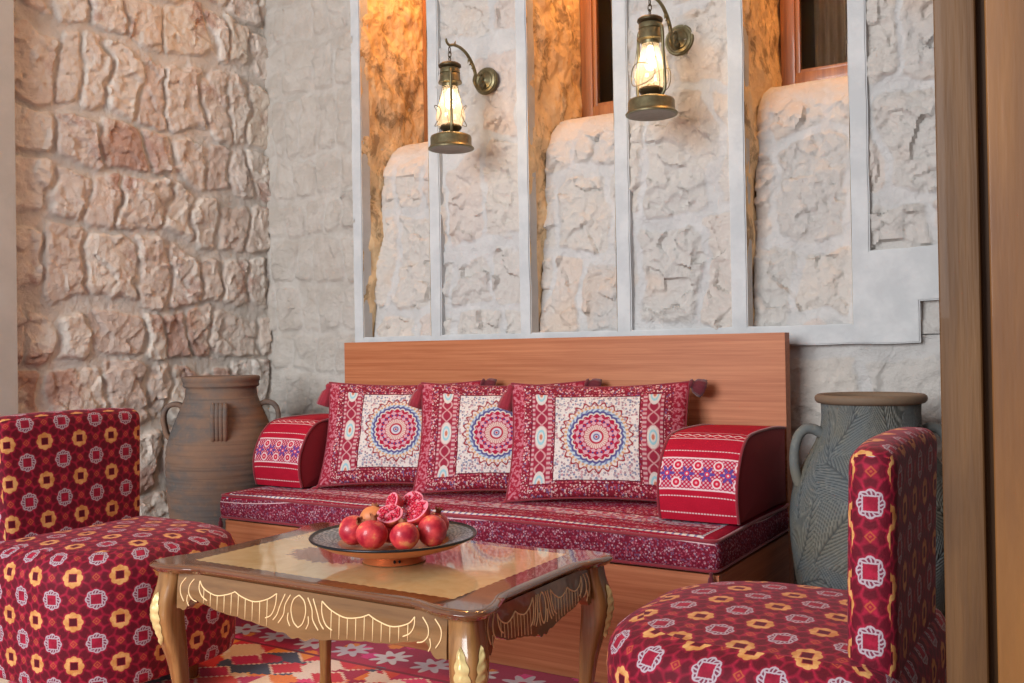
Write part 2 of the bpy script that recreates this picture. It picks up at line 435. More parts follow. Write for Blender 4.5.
def m_bolster():
    m = Mt('bolster_weave', rough=0.85, sheen=0.0, spec=0.12); uv = m.coord('UV'); u, v, _ = m.sep(uv); nf = m.noise(uv, 320, 2)
    red = m.mix(m.noise(uv, 20, 2), C(160, 16, 40), C(184, 28, 54)); c = red; cream = C(228, 204, 204)
    for a in (0.022, 0.066, 0.196): c = m.mix(m.band(v, a, a + 0.0025) * m.gt(m.fract(u * 120), 0.25, 0.2), c, cream)
    # patterned band
    p = 0.058; x = m.fract(u / p) - 0.5; y = (v - 0.129) / p; t = m.atan2(y, x); r = m.hyp(x, y)
    bg = m.mix(m.gt(m.sin(u * 520) * m.sin(v * 520), 0.15, 0.3), C(176, 36, 66), C(210, 160, 170))
    fl = m.lt(r, 0.28 + m.cos(t * 6) * 0.12, 0.03); bandc = m.mix(fl, bg, C(92, 70, 140)); bandc = m.mix(m.lt(r, 0.12, 0.03), bandc, C(206, 60, 84)); bandc = m.mix(m.lt(r, 0.05, 0.02), bandc, cream)
    x2 = m.fract(u / p + 0.5) - 0.5; y2 = m.abs(y) - 0.42; r2 = m.hyp(x2, y2); bandc = m.mix(m.lt(r2, 0.24, 0.03), bandc, cream); bandc = m.mix(m.lt(r2, 0.17, 0.03), bandc, C(196, 36, 62)); bandc = m.mix(m.lt(r2, 0.06, 0.03), bandc, C(228, 160, 170))
    c = m.mix(m.band(v, 0.086, 0.172), c, bandc)
    for a in (0.084, 0.172): c = m.mix(m.band(v, a, a + 0.004), c, cream)
    zz = m.abs(m.fract(u * 34) - 0.5) * 0.02
    c = m.mix(m.band(v - zz, 0.258, 0.2625), c, cream); c = m.mix(m.lt(m.abs(v - 0.262 + zz), 0.002), c, C(224, 150, 150))
    c = m.mix(m.band(v, 0.244, 0.2465), c, cream); c = m.mix(m.band(v, 0.284, 0.2865), c, cream)
    m.color(m.mix((nf - 0.5) * 0.5 + 0.1, c, C(110, 8, 24))); m.bump(nf, 0.3, 0.002); return m.mat
BOLSTER = m_bolster()
BOLSTER_SIDE = m_plain('bolster_red_velvet', C(122, 10, 26), 0.85, 0, 0.15, 90)

def m_pillow():
    m = Mt('medallion_weave', rough=0.85, sheen=0.0, spec=0.12); uv = m.coord('UV'); x, y, _ = m.sep(uv); nf = m.noise(uv, 300, 2)
    ax = m.abs(x); ay = m.abs(y); red = C(150, 26, 50); cream = C(214, 203, 194); brn = C(150, 52, 56)
    fl = florals(m, uv, 170, C(130, 34, 50), [C(214, 150, 156), C(220, 196, 190), C(170, 60, 84), C(110, 96, 136), C(206, 120, 120)], 0.2)
    c = fl
    c = m.mix(m.gt(ax, 0.243, 0.003), c, m.mix(m.gt(m.noise(uv, 90, 2), 0.52, 0.1), C(152, 34, 54), C(194, 114, 126)))
    # side strips: arabesque and ovals
    inst = m.band(ax, 0.148, 0.214) * m.lt(ay, 0.148)
    sx = ax - 0.183; ar = m.abs(m.sin(y * 75)) * 0.017
    st = m.mix(m.lt(m.abs(m.abs(sx) - ar), 0.0032, 0.004), C(150, 44, 64), C(204, 150, 150))
    st = m.mix(m.gt(m.abs(sx), 0.022, 0.003), st, m.mix(m.gt(m.sin(y * 420), 0.0, 0.4), C(166, 66, 84), C(204, 160, 160)))
    for cy in (0.0, 0.148):
        ov = m.hyp(sx / 0.020, (ay - cy) / 0.038); st = m.mix(m.lt(ov, 1.0, 0.08), st, cream)
        st = m.mix(m.band(ov, 0.45, 0.68, 0.08), st, C(150, 196, 204)); st = m.mix(m.lt(ov, 0.25, 0.08), st, C(196, 120, 96))
    c = m.mix(inst, c, st)
    # cream square
    pan = m.lt(ax, 0.138) * m.lt(ay, 0.142)
    pc = florals(m, uv, 130, C(222, 212, 204), [C(190, 140, 146), C(150, 150, 162), C(206, 194, 188), C(150, 120, 130), C(126, 134, 156)], 0.12)
    r = m.hyp(x, y); t = m.atan2(y, x)
    sq = 0.112 + m.sin(t * 24) * 0.007; pc = m.mix(m.lt(m.abs(r - sq), 0.0035, 0.003), pc, brn)
    pc = m.mix(m.band(r, 0.096, 0.106), pc, m.mix(m.gt(m.sin(t * 48), 0, 0.4), C(206, 160, 120), cream))
    pc = m.mix(m.lt(r, 0.097), pc, m.mix(m.gt(m.sin(t * 32 + r * 300), 0.2, 0.5), C(186, 204, 212), C(118, 132, 166)))
    pc = m.mix(m.lt(r, 0.086 + m.abs(m.cos(t * 12)) * 0.005), pc, C(84, 84, 134))
    pc = m.mix(m.lt(r, 0.078 + m.abs(m.cos(t * 12)) * 0.006), pc, cream)
    pc = m.mix(m.lt(r, 0.072 + m.abs(m.cos(t * 12)) * 0.007), pc, C(170, 30, 62))
    dia = m.sin(t * 8 + r * 200) * m.sin(t * 8 - r * 200)
    pc = m.mix(m.band(r, 0.034, 0.074) * m.gt(dia, 0.0, 0.25), pc, C(210, 160, 170))
    pc = m.mix(m.band(r, 0.052, 0.058) * m.gt(m.sin(t * 24), 0.3, 0.3), pc, C(70, 70, 130))
    pc = m.mix(m.lt(r, 0.037 + m.abs(m.cos(t * 8)) * 0.004), pc, m.mix(m.gt(m.sin(t * 32), 0.2, 0.4), C(220, 196, 182), C(196, 140, 140)))
    pc = m.mix(m.lt(r, 0.024), pc, C(176, 40, 62)); pc = m.mix(m.lt(r, 0.018), pc, C(206, 200, 206)); pc = m.mix(m.band(r, 0.006, 0.011), pc, C(110, 110, 150)); pc = m.mix(m.lt(r, 0.004), pc, C(176, 40, 62))
    c = m.mix(pan, c, pc)
    mx = m.max(ax / 0.138, ay / 0.142); c = m.mix(m.lt(m.abs(mx - 1.0), 0.012, 0.01), c, C(96, 20, 36))
    mx2 = m.max(ax / 0.216, ay / 0.152); c = m.mix(m.lt(m.abs(mx2 - 1.0), 0.009, 0.01), c, C(110, 22, 40))
    m.color(m.mix((nf - 0.5) * 0.4 + 0.1, c, C(110, 16, 34))); m.bump(nf, 0.3, 0.002); return m.mat
PILLOW = m_pillow()

def m_rug():
    m = Mt('kilim_weave', rough=0.9, spec=0.15, sheen=0.15); x, y, _ = m.sep(m.coord('Object')); uv = m.coord('Object'); nf = m.noise(uv, 260, 2)
    jx = m.floor(x * 90) / 90.0; jy = m.floor(y * 110) / 110.0                       # stepped kilim edges
    q = m.comb(jx, jy)
    d, h, g = m.voro(m.scale(q, (1, 1.3, 0)), 9.5)
    pal = [C(196, 24, 64), C(232, 128, 52), C(226, 196, 160), C(204, 40, 44), C(226, 60, 120), C(238, 170, 70), C(168, 22, 70), C(56, 74, 100), C(210, 60, 50), C(230, 214, 200)]
    tri = m.ramp(h, [(i / len(pal), c) for i, c in enumerate(pal)], 'CONSTANT')
    # lattice of diamonds in the middle field
    dx = m.fract(jx / 0.16) - 0.5; dy = m.fract(jy / 0.12) - 0.5; dia = m.abs(dx) + m.abs(dy)
    hc, hh, hg = m.voro(m.comb(m.floor(jx / 0.16 + m.floor(jy / 0.12) * 0.5), m.floor(jy / 0.12)), 3.3)
    field = m.mix(m.lt(dia, 0.42, 0.02), tri, m.ramp(hh, [(0, C(206, 36, 60)), (0.25, C(238, 150, 60)), (0.45, C(190, 26, 90)), (0.65, C(232, 206, 176)), (0.8, C(210, 70, 50))], 'CONSTANT'))
    field = m.mix(m.lt(m.abs(dia - 0.43), 0.025, 0.02), field, C(234, 214, 196))
    # border with a row of pale flowers
    bx = m.fract(x / 0.15 + 0.44) - 0.5; by = (y - 2.205) / 0.15; r = m.hyp(bx, by); t = m.atan2(by, bx)
    bord = m.mix(m.noise(uv, 8, 2), C(150, 16, 58), C(186, 28, 84))
    dd, hh2, gg = m.voro(q, 16.0); bord = m.mix(m.gt(gg, 0.62, 0.02) * m.lt(dd, 0.42, 0.05), bord, m.ramp(hh2, [(0, C(226, 50, 130)), (0.3, C(236, 140, 50)), (0.55, C(60, 110, 130)), (0.75, C(206, 36, 50))], 'CONSTANT'))
    fc = m.mix(m.gt(m.fract(m.floor(x / 0.15 + 0.44) * 0.5), 0.25, 0.01), C(222, 214, 214), C(206, 196, 204))
    bord = m.mix(m.lt(r, 0.33 + m.cos(t * 8) * 0.10, 0.03), bord, fc); bord = m.mix(m.lt(r, 0.09, 0.03), bord, C(196, 30, 70))
    by2 = (y - 2.42) / 0.15; r2 = m.hyp(bx, by2); bord = m.mix(m.lt(r2, 0.24 + m.cos(m.atan2(by2, bx) * 6) * 0.12, 0.03), bord, C(206, 60, 140))
    c = m.mix(m.gt(jy, 2.115, 0.004), field, bord)
    c = m.mix(m.band(y, 2.108, 2.122), c, C(120, 16, 50))
    m.color(m.mix((nf - 0.5) * 0.4 + 0.08, c, C(90, 14, 36))); m.bump(nf, 0.4, 0.003); return m.mat
RUG = m_rug()

def m_tabletop():
    m = Mt('inlaid_tabletop', rough=0.10, coat=0.8); uv = m.coord('UV'); x, y, _ = m.sep(uv)
    n = m.noise(m.scale(uv, (6, 60, 1)), 1.0, 4, 0.6, 0.5); nb = m.noise(uv, 14, 5, 0.65, 1.2)
    frame = m.mix(m.ss(n, 0.3, 0.7), C(86, 52, 34), C(118, 76, 50)); frame = m.mix(m.ss(nb, 0.5, 0.65) * 0.4, frame, C(84, 42, 24))
    field = m.mix(m.ss(nb, 0.35, 0.7), C(216, 186, 134), C(204, 170, 118))
    ax = m.abs(x); ay = m.abs(y); ins = m.lt(ax, 0.345) * m.lt(ay, 0.215)
    c = m.mix(ins, frame, field)
    # brown patch with a jagged outline, left of the dish centre
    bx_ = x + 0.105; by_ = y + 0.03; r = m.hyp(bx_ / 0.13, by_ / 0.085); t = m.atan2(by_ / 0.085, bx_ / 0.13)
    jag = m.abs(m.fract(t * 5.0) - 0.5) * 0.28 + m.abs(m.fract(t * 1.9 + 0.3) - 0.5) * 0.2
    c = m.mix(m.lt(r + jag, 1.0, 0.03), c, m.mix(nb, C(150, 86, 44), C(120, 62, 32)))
    ed = m.max(ax / 0.345, ay / 0.215); dash = m.gt(m.fract((x + y) * 36), 0.4, 0.1)
    c = m.mix(m.lt(m.abs(ax - 0.345), 0.0022, 0.001) * m.lt(ay, 0.217) * m.gt(m.fract(y * 42), 0.45, 0.1), c, C(60, 30, 18))
    c = m.mix(m.lt(m.abs(ay - 0.215), 0.0022, 0.001) * m.lt(ax, 0.347) * m.gt(m.fract(x * 42), 0.45, 0.1), c, C(60, 30, 18))
    m.color(c); return m.mat
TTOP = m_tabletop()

def m_clay_brown():
    m = Mt('brown_clay', rough=0.8, spec=0.25); P = m.coord('Object'); n = m.noise(m.scale(P, (4, 4, 8)), 1.0, 5, 0.6); n2 = m.noise(P, 55, 4); _, _, z = m.sep(P)
    n3 = m.noise(m.scale(P, (3, 3, 120)), 1.0, 3)
    c = m.mix(m.ss(n, 0.35, 0.65), C(126, 98, 80), C(92, 88, 86)); c = m.mix(m.ss(n2, 0.5, 0.8) * 0.4, c, C(140, 108, 84)); c = m.mix(m.ss(n3, 0.5, 0.7) * 0.3, c, C(64, 56, 50))
    m.color(c); m.bump(n3 + n2 * 0.6, 0.3, 0.006); return m.mat
CLAY_B = m_clay_brown()
def m_clay_blue():
    m = Mt('slate_blue_clay', rough=0.72, spec=0.3); P = m.coord('Object'); n = m.noise(P, 5, 4, 0.6); n2 = m.noise(P, 60, 4); g = m.attr('groove')
    c = m.mix(m.ss(n, 0.4, 0.65), C(80, 88, 94), C(94, 90, 80)); c = m.mix(m.ss(n2, 0.5, 0.8) * 0.4, c, C(138, 134, 122)); c = m.mix(g * 0.7, m.mix((1.0 - g) * 0.18, c, C(150, 150, 138)), C(48, 52, 54))
    c = m.mix(m.attr('rim') , c, C(116, 94, 74))
    m.color(c); m.bump(n2, 0.3, 0.004); return m.mat
CLAY_S = m_clay_blue()

def m_pome():
    m = Mt('pomegranate_skin', rough=0.36, spec=0.4, coat=0.15); P = m.coord('Object'); n = m.noise(P, 26, 4, 0.6); n2 = m.noise(P, 130, 3)
    oi = m.node('ShaderNodeObjectInfo'); rnd = X(m, oi.outputs['Random']); _, _, z = m.sep(P)
    c = m.mix(m.ss(n, 0.35, 0.62), C(160, 24, 44), C(216, 70, 70)); c = m.mix(m.ss(n + rnd * 0.12, 0.60, 0.72) * 0.8, c, C(232, 150, 92)); c = m.mix(m.ss(n2, 0.6, 0.75) * 0.3, c, C(150, 70, 50))
    m.color(c); m.bump(n2, 0.06, 0.001); return m.mat
POME = m_pome()
POME_O = m_plain('orange_rind', C(206, 122, 70), 0.5, 0, 0.2, 26)
CROWN = m_plain('dried_crown', C(140, 78, 46), 0.7, 0, 0.4, 80)
PITH = m_plain('cream_pith', C(226, 130, 146), 0.5, 0, 0.15, 60)
ARIL = m_plain('ruby_arils', C(190, 10, 52), 0.15, 0, 0.5, 200, coat=0.5)

def m_dish():
    m = Mt('engraved_tin', rough=0.38, metal=0.15); P = m.coord('Object'); x, y, z = m.sep(P); r = m.hyp(x, y); t = m.atan2(y, x); n = m.noise(P, 60, 3)
    base = m.mix(m.ss(n, 0.35, 0.65), C(110, 122, 134), C(156, 162, 168))
    pat = m.max(m.gt(m.sin(t * 40) * m.sin(r * 700), 0.25, 0.3), m.max(m.band(r, 0.158, 0.160, 0.001), m.band(r, 0.128, 0.131, 0.001)))
    c = m.mix(pat * 0.75, base, C(44, 50, 62)); c = m.mix(m.lt(r, 0.118, 0.003), c, C(176, 120, 86))
    c = m.mix(m.gt(r, 0.1695, 0.001), c, C(22, 26, 34)); m.color(c); return m.mat
DISH = m_dish()
COPPER = m_plain('copper_underside', C(206, 124, 76), 0.34, 0.5, 0.2, 30)
BLACKRIM = m_plain('blackened_rim', C(22, 26, 36), 0.3, 0.3, 0.3, 30)
HOLE = m_plain('dark_piercing', C(26, 14, 10), 0.9)
# ------------------------------------------------------------------ the room
TOP = 3.2
class Stones:
    """irregular courses of rough stones; returns height 0..1, mortar 0..1 and a hue number per stone"""
    def __init__(s, seed, z1, ch, cw, u0, u1, joint=0.022, warp=0.05):
        r = np.random.default_rng(seed); s.n = Noise(seed + 1); s.n2 = Noise(seed + 2); s.joint = joint; s.warp = warp
        s.zb = [-0.1]
        while s.zb[-1] < z1 + 0.4: s.zb.append(s.zb[-1] + r.uniform(*ch))
        s.zb = np.array(s.zb); s.cols = []
        for _ in range(len(s.zb)):
            b = [u0 - r.uniform(0.2, 0.4)]
            while b[-1] < u1 + 0.4: b.append(b[-1] + r.uniform(*cw))
            s.cols.append(np.array(b))
        s.rand = r.random((64, 128, 3))
    def __call__(s, u, z):
        w = s.warp
        uu = u + w * s.n.fbm(u * 5, z * 5, 3) + 0.014 * s.n.fbm(u * 24, z * 24, 3); zz = z + w * s.n2.fbm(u * 4 + 9, z * 4, 3) + 0.014 * s.n2.fbm(u * 24, z * 24, 3)
        j = np.clip(np.searchsorted(s.zb, zz) - 1, 0, len(s.zb) - 2); H = np.zeros_like(u); hue = np.zeros_like(u); d = np.zeros_like(u)
        for k in np.unique(j):
            m = j == k; c = s.cols[k]; i = np.clip(np.searchsorted(c, uu[m]) - 1, 0, len(c) - 2)
            rr = s.rand[k % 64, i % 128]
            z0 = s.zb[k]; z1 = s.zb[k + 1] - rr[:, 2] * 0.03
            a = c[i]; b = c[i + 1]
            dx = np.minimum(uu[m] - a, b - uu[m]); dz = np.minimum(zz[m] - z0, z1 - zz[m])
            R = 0.030; ex = np.clip(R - dx, 0, None); ez = np.clip(R - dz, 0, None)
            dd = R - np.sqrt(ex ** 2 + ez ** 2); d[m] = dd; hue[m] = rr[:, 0]
            H[m] = 0.55 + 0.45 * rr[:, 1] + ((uu[m] - (a + b) / 2) * (rr[:, 0] - 0.5) * 3.5 + (zz[m] - (z0 + z1) / 2) * (rr[:, 1] - 0.5) * 2.5)
        e = np.clip((d - s.joint * 0.45) / (s.joint * 0.9), 0, 1); e = e * e * (3 - 2 * e)
        return H * e, 1 - e, hue

def facets(x, y, size, seed, tilt=1.0):
    """broken rock face: jittered cells, each a tilted plane"""
    t = np.random.default_rng(seed).random((64, 64, 5)); xs, ys = x / size, y / size
    best = np.full(x.shape, 9.0); out = np.zeros_like(x); xi = np.floor(xs).astype(int); yi = np.floor(ys).astype(int)
    for dx in (-1, 0, 1):
        for dy in (-1, 0, 1):
            q = t[(xi + dx) % 64, (yi + dy) % 64]; px = xi + dx + q[..., 0]; py = yi + dy + q[..., 1]
            d = (xs - px) ** 2 + (ys - py) ** 2; m = d < best; best = np.where(m, d, best)
            out = np.where(m, (q[..., 2] - 0.5) + ((xs - px) * (q[..., 3] - 0.5) + (ys - py) * (q[..., 4] - 0.5)) * 2.2 * tilt, out)
    return out

def patch(mb, U, Vv, pos, seed, st, relief, rough=0.35, facet=0.35, joint=1.0, tone=0.0, calm=None):
    """grid over parameters U x V; pos(u, v, h) -> xyz arrays; the relief h is real geometry"""
    u, v = np.meshgrid(U, Vv); h, mo, hue = st(u, v); h = h * joint + (1 - joint) * 0.6
    n = Noise(seed)
    chips = np.abs(n.fbm(u * 13, v * 13, 4)) * -facet - np.clip(n.fbm(u * 6 + 40, v * 5, 2), 0, 1) * facet
    fine = n.fbm(u * 55, v * 55, 3) * 0.10
    wx = u + 0.03 * n.fbm(u * 9 + 3, v * 9, 3); wy = v + 0.03 * n.fbm(u * 9, v * 9 + 7, 3)
    fc = facets(wx, wy, 0.085, seed) * 0.7 + facets(wx, wy, 0.034, seed + 1) * 0.34 + facets(wx, wy, 0.017, seed + 2) * 0.06
    hh = (h + fc * (1 - mo * 0.75) * facet * 2.0 + (chips) * (1 - mo * 0.6) * 0.5 + fine + n.fbm(u * 3, v * 3, 2) * 0.2) * relief
    if calm is not None: hh = hh * calm(u, v)
    x, y, z = pos(u, v, hh); nu, nv = len(U), len(Vv)
    vs = np.stack([x.ravel(), y.ravel(), z.ravel()], 1).tolist()
    F = [(j * nu + i, j * nu + i + 1, (j + 1) * nu + i + 1, (j + 1) * nu + i) for j in range(nv - 1) for i in range(nu - 1)]
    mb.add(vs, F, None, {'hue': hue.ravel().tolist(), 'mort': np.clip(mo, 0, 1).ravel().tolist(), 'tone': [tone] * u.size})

def build_room():
    ar = np.arange
    # floor, ceiling
    b = MB(); box(b, -4.2, 2.2, -2.6, 3.6, -0.08, 0.0); b.build('floor', FLOORW, smooth=0, kind='structure')
    b = MB(); box(b, -4.2, 2.2, 0.6, 3.7, TOP, TOP + 0.08); b.build('ceiling_unseen', CEIL, smooth=0, kind='structure')  # out of view, added so the daylight comes in from the front-left
    # left wall of warm rubble
    st = Stones(3, TOP, (0.21, 0.30), (0.09, 0.22), 1.8, 3.2, joint=0.013, warp=0.09)
    b = MB(); patch(b, ar(1.80, 3.13, 0.006), ar(0, 2.55, 0.006), lambda u, v, h: (-3.195 + h, u, v), 21, st, 0.030, facet=0.22, joint=0.68)
    patch(b, ar(1.80, 3.13, 0.010), ar(2.54, TOP + .01, 0.010), lambda u, v, h: (-3.195 + h, u, v), 21, st, 0.030, facet=0.22, joint=0.68)
    box(b, -3.45, -3.215, 1.80, 3.69, 0, TOP)
    b.build('wall_left', STONE_W, smooth=60, kind='structure')
    b = MB(); box(b, -3.5, -3.125, 1.15, 1.885, 0, TOP, 0.006); b.build('trim_2', PILLAR, kind='structure')
    # back wall of pale stone
    b = MB(); sg = Stones(5, TOP, (0.17, 0.27), (0.08, 0.17), -3.2, -2.6, joint=0.010, warp=0.04)
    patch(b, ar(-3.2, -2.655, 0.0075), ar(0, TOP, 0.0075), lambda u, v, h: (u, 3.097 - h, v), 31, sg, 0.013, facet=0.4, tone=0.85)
    sp = Stones(8, TOP, (0.24, 0.42), (0.16, 0.30), -2.9, 0.5, joint=0.02, warp=0.07)
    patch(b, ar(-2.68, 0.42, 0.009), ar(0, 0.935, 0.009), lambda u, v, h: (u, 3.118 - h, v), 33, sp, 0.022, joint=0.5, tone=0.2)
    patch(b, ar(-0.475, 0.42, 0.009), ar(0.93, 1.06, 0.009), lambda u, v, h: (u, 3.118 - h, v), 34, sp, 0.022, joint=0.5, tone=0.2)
    for k, (x0, x1, z0) in enumerate([(-2.235, -1.845, 0.94), (-1.415, -1.02, 0.94), (-0.612, 0.42, 1.17)]):
        s2 = Stones(40 + k, TOP, (0.26, 0.42), (0.17, 0.30), x0 - 0.1, x1 + 0.1, joint=0.016, warp=0.09)
        def pos(u, v, h, x0=x0, x1=x1):
            e = np.clip((x1 - u) / 0.07, 0, 1)                       # the render smears out to the rib on this side
            return u, 3.112 - h * e - (1 - e) * 0.024, v
        patch(b, ar(x0, x1 + .001, 0.0065), ar(z0, 2.4, 0.0065), pos, 50 + k, s2, 0.024, facet=0.5, joint=0.4)
        patch(b, ar(x0, x1 + .01, 0.03), ar(2.385, TOP, 0.03), pos, 50 + k, s2, 0.024, facet=0.5, joint=0.4)
    N3 = [(-2.622, -2.276), (-1.812, -1.459), (-0.986, -0.655)]
    for k, (x0, x1) in enumerate(N3):
        s3 = Stones(60 + k, TOP, (0.24, 0.40), (0.15, 0.24), x0 - 0.1, x1 + 0.1, joint=0.018, warp=0.08)
        def pos(u, v, h, x1=x1):
            # v runs up the front of the fill to 1.72, then up the sloping sill to the window
            t = np.clip((v - 1.68) / 0.45, 0, 1); ease = t ** 1.35
            e = np.clip((x1 - u) / 0.06, 0, 1)
            y = 3.160 + np.clip(v - 0.94, 0, 0.74) * 0.115 - h * (1 - 0.5 * t) * e - (1 - e) * 0.03 * (1 - t) + ease * 0.30
            z = np.where(v < 1.68, v, 1.68 + 0.155 * (1 - (1 - t) ** 2.6)) + h * t * 0.6
            return u, y, z
        patch(b, ar(x0 - 0.004, x1 + 0.006, 0.0065), ar(0.94, 2.13, 0.0065), pos, 70 + k, s3, 0.027, facet=0.45, joint=0.4, calm=lambda u, v: 1 - 0.75 * np.clip((v - 1.66) / 0.08, 0, 1))
    b.build('wall_back', STONE_G, smooth=60, kind='structure')
    # rough plastered reveals of the three niches
    b = MB()
    for k, (x0, x1) in enumerate(N3):
        n = Noise(90 + k)
        for xe, sg_ in ((x0, 1), (x1, -1)):
            U = ar(3.082, 3.58, 0.008); V = ar(0.94, TOP, 0.012); u, v = np.meshgrid(U, V)
            d = (n.fbm(u * 9, v * 7, 4) * 0.022 + n.fbm(u * 40, v * 40, 2) * 0.004) * np.clip((u - 3.085) / 0.05, 0, 1)
            xx = xe + sg_ * (d - 0.004 * np.clip((u - 3.085) / 0.03, 0, 1)); nu, nv = len(U), len(V)
            b.add(np.stack([xx.ravel(), u.ravel(), v.ravel()], 1).tolist(), [(j * nu + i, j * nu + i + 1, (j + 1) * nu + i + 1, (j + 1) * nu + i) for j in range(nv - 1) for i in range(nu - 1)])
    b.build('wall_back_reveals', REVEAL, smooth=60, kind='structure')
    # solid mass behind
    b = MB(); box(b, -3.45, 0.6, 3.70, 3.80, 0, TOP)
    for x0, x1 in [(-3.3, -2.64), (-2.26, -1.83), (-1.44, -1.005), (-0.64, 0.6)]: box(b, x0, x1, 3.145, 3.69, 0, TOP)
    b.build('wall_back_core', STONE_G, smooth=0, kind='structure')
    # cast stone frame: ribs, bottom border and the stepped block at the right
    xs = [-2.674, -2.622, -2.276, -2.222, -1.860, -1.812, -1.459, -1.403, -1.041, -0.986, -0.655, -0.600, -0.460, 0.42]
    zs = [0.903, 0.965, 1.030, 1.190, TOP]
    def solid(x, z):
        if z < 0.965: return -2.674 < x < -0.46
        if z < 1.03: return any(a < x < c for a, c in ((-2.674, -2.622), (-2.276, -2.222), (-1.86, -1.812), (-1.459, -1.403), (-1.041, -0.986), (-0.655, -0.46)))
        if z < 1.19: return any(a < x < c for a, c in ((-2.674, -2.622), (-2.276, -2.222), (-1.86, -1.812), (-1.459, -1.403), (-1.041, -0.986), (-0.655, 0.42)))
        return any(a < x < c for a, c in ((-2.674, -2.622), (-2.276, -2.222), (-1.86, -1.812), (-1.459, -1.403), (-1.041, -0.986), (-0.655, -0.60)))
    def fine(q, st_):
        o = []
        for a, c in zip(q, q[1:]):
            k = max(1, round((c - a) / st_)); o += [a + (c - a) * i / k for i in range(k)]
        return o + [q[-1]]
    fx = fine(xs, 0.03); fz = fine(zs, 0.03); bm_ = bmesh.new(); nn = Noise(77); vd = {}
    def vert(i, k):
        if (i, k) not in vd:
            x, z = fx[i], fz[k]; w = 0.0035
            vd[(i, k)] = bm_.verts.new((x + w * float(nn.fbm(np.array(x * 9 + 3.0), np.array(z * 7.0), 3)), 3.08 + 0.002 * float(nn.fbm(np.array(x * 8.0), np.array(z * 8.0 + 50), 2)), z + w * float(nn.fbm(np.array(x * 9.0), np.array(z * 9.0 + 20), 3))))
        return vd[(i, k)]
    for i in range(len(fx) - 1):
        for k in range(len(fz) - 1):
            if solid((fx[i] + fx[i + 1]) / 2, (fz[k] + fz[k + 1]) / 2): bm_.faces.new((vert(i, k), vert(i + 1, k), vert(i + 1, k + 1), vert(i, k + 1)))
    ge = bmesh.ops.extrude_face_region(bm_, geom=list(bm_.faces))
    for v in [g for g in ge['geom'] if isinstance(g, bmesh.types.BMVert)]: v.co.y += 0.055
    bmesh.ops.recalc_face_normals(bm_, faces=list(bm_.faces))
    ed = [e for e in bm_.edges if len(e.link_faces) == 2 and e.calc_face_angle(0) > 1.0 and min(v.co.y for v in e.verts) < 3.1 and max(v.co.y for v in e.verts) < 3.1]
    bmesh.ops.bevel(bm_, geom=ed, offset=0.004, segments=2, affect='EDGES')
    MB().bm(bm_).build('trim_1', CONCRETE, smooth=40, kind='structure')
    b = MB(); box(b, 1.25, 1.35, -0.6, 3.7, 0, TOP); b.build('wall_right_unseen', DOORW, smooth=0, kind='structure')  # unseen dark wall, added to block light so right-facing sides go dark
    # windows deep in the niches
    for k, (x0, x1) in enumerate(N3):
        w = empty('window_%d' % (k + 1), (x0, 3.520, 1.845), kind='structure'); W = x1 - x0; H = 1.15
        f = MB(); box(f, 0.0, 0.052, 0.0, 0.05, 0.0, H, 0.005); box(f, W - 0.052, W, 0.0, 0.05, 0.0, H, 0.005); box(f, 0.052, W - 0.052, 0.0, 0.05, 0.0, 0.05, 0.005); box(f, 0.052, W - 0.052, 0.0, 0.05, H - 0.05, H, 0.005)
        box(f, 0.052, 0.068, 0.012, 0.04, 0.05, H - 0.05, 0.003); box(f, 0.068, W - 0.052, 0.012, 0.04, 0.05, 0.064, 0.003)
        f.build('window_frame', WINW, w)
        g = MB(); box(g, 0.06, W - 0.052, 0.024, 0.029, 0.055, H - 0.05); g.build('window_pane', WGLASS, w, smooth=0)
        g = MB(); box(g, 0.0, W, 0.148, 0.156, 0.0, H); g.build('window_backing', DARKIN, w, smooth=0)
        g = MB(); R = []
        for z in np.linspace(0.05, H - 0.04, 12):
            R.append([(0.10 + (W - 0.16) * i / 40, 0.095 + 0.012 * sin(i * 0.9) + 0.006 * sin(z * 9), z) for i in range(41)])
        rings(g, R, False); g.build('window_curtain', CURTAIN, w, smooth=180)
        l = bpy.data.lights.new('niche_lamp', 'AREA'); l.shape = 'RECTANGLE'; l.size = 0.22; l.size_y = 0.16; l.energy = 11.0; l.color = (1.0, 0.46, 0.14)
        o = bpy.data.objects.new('niche_lamp', l); COL.objects.link(o); o.location = ((x0 + x1) / 2 + 0.03, 3.22, 2.95)
    # timber door leaves standing close at the right
    for nm, a0, a1, dep, th, mt in (('door_1', -0.1685, -0.122, 1.27, 0.035, DOORW), ('door_2', -0.112, 0.30, 1.27, 0.04, DOORW2)):
        d = MB(); box(d, a0, a1, 0, th, 0, TOP - 0.01, 0.004, 3)
        if nm == 'door_1': box(d, a1 - 0.004, a1 + 0.009, 0.022, th + 0.012, 0, TOP - 0.01, 0.002)
        d.xf(Matrix.Translation((0, dep, 0))); d.build(nm, mt, kind='structure')
build_room()
# ------------------------------------------------------------------ soft boxes
def ticks(h, r, n, k=4):
    t = [-h + r * (1 - cos(pi / 2 * i / k)) for i in range(k + 1)]
    a, c = t[-1], -t[-1]; t += [a + (c - a) * i / n for i in range(1, n)]
    return t + [-q for q in reversed(t[:k + 1])]

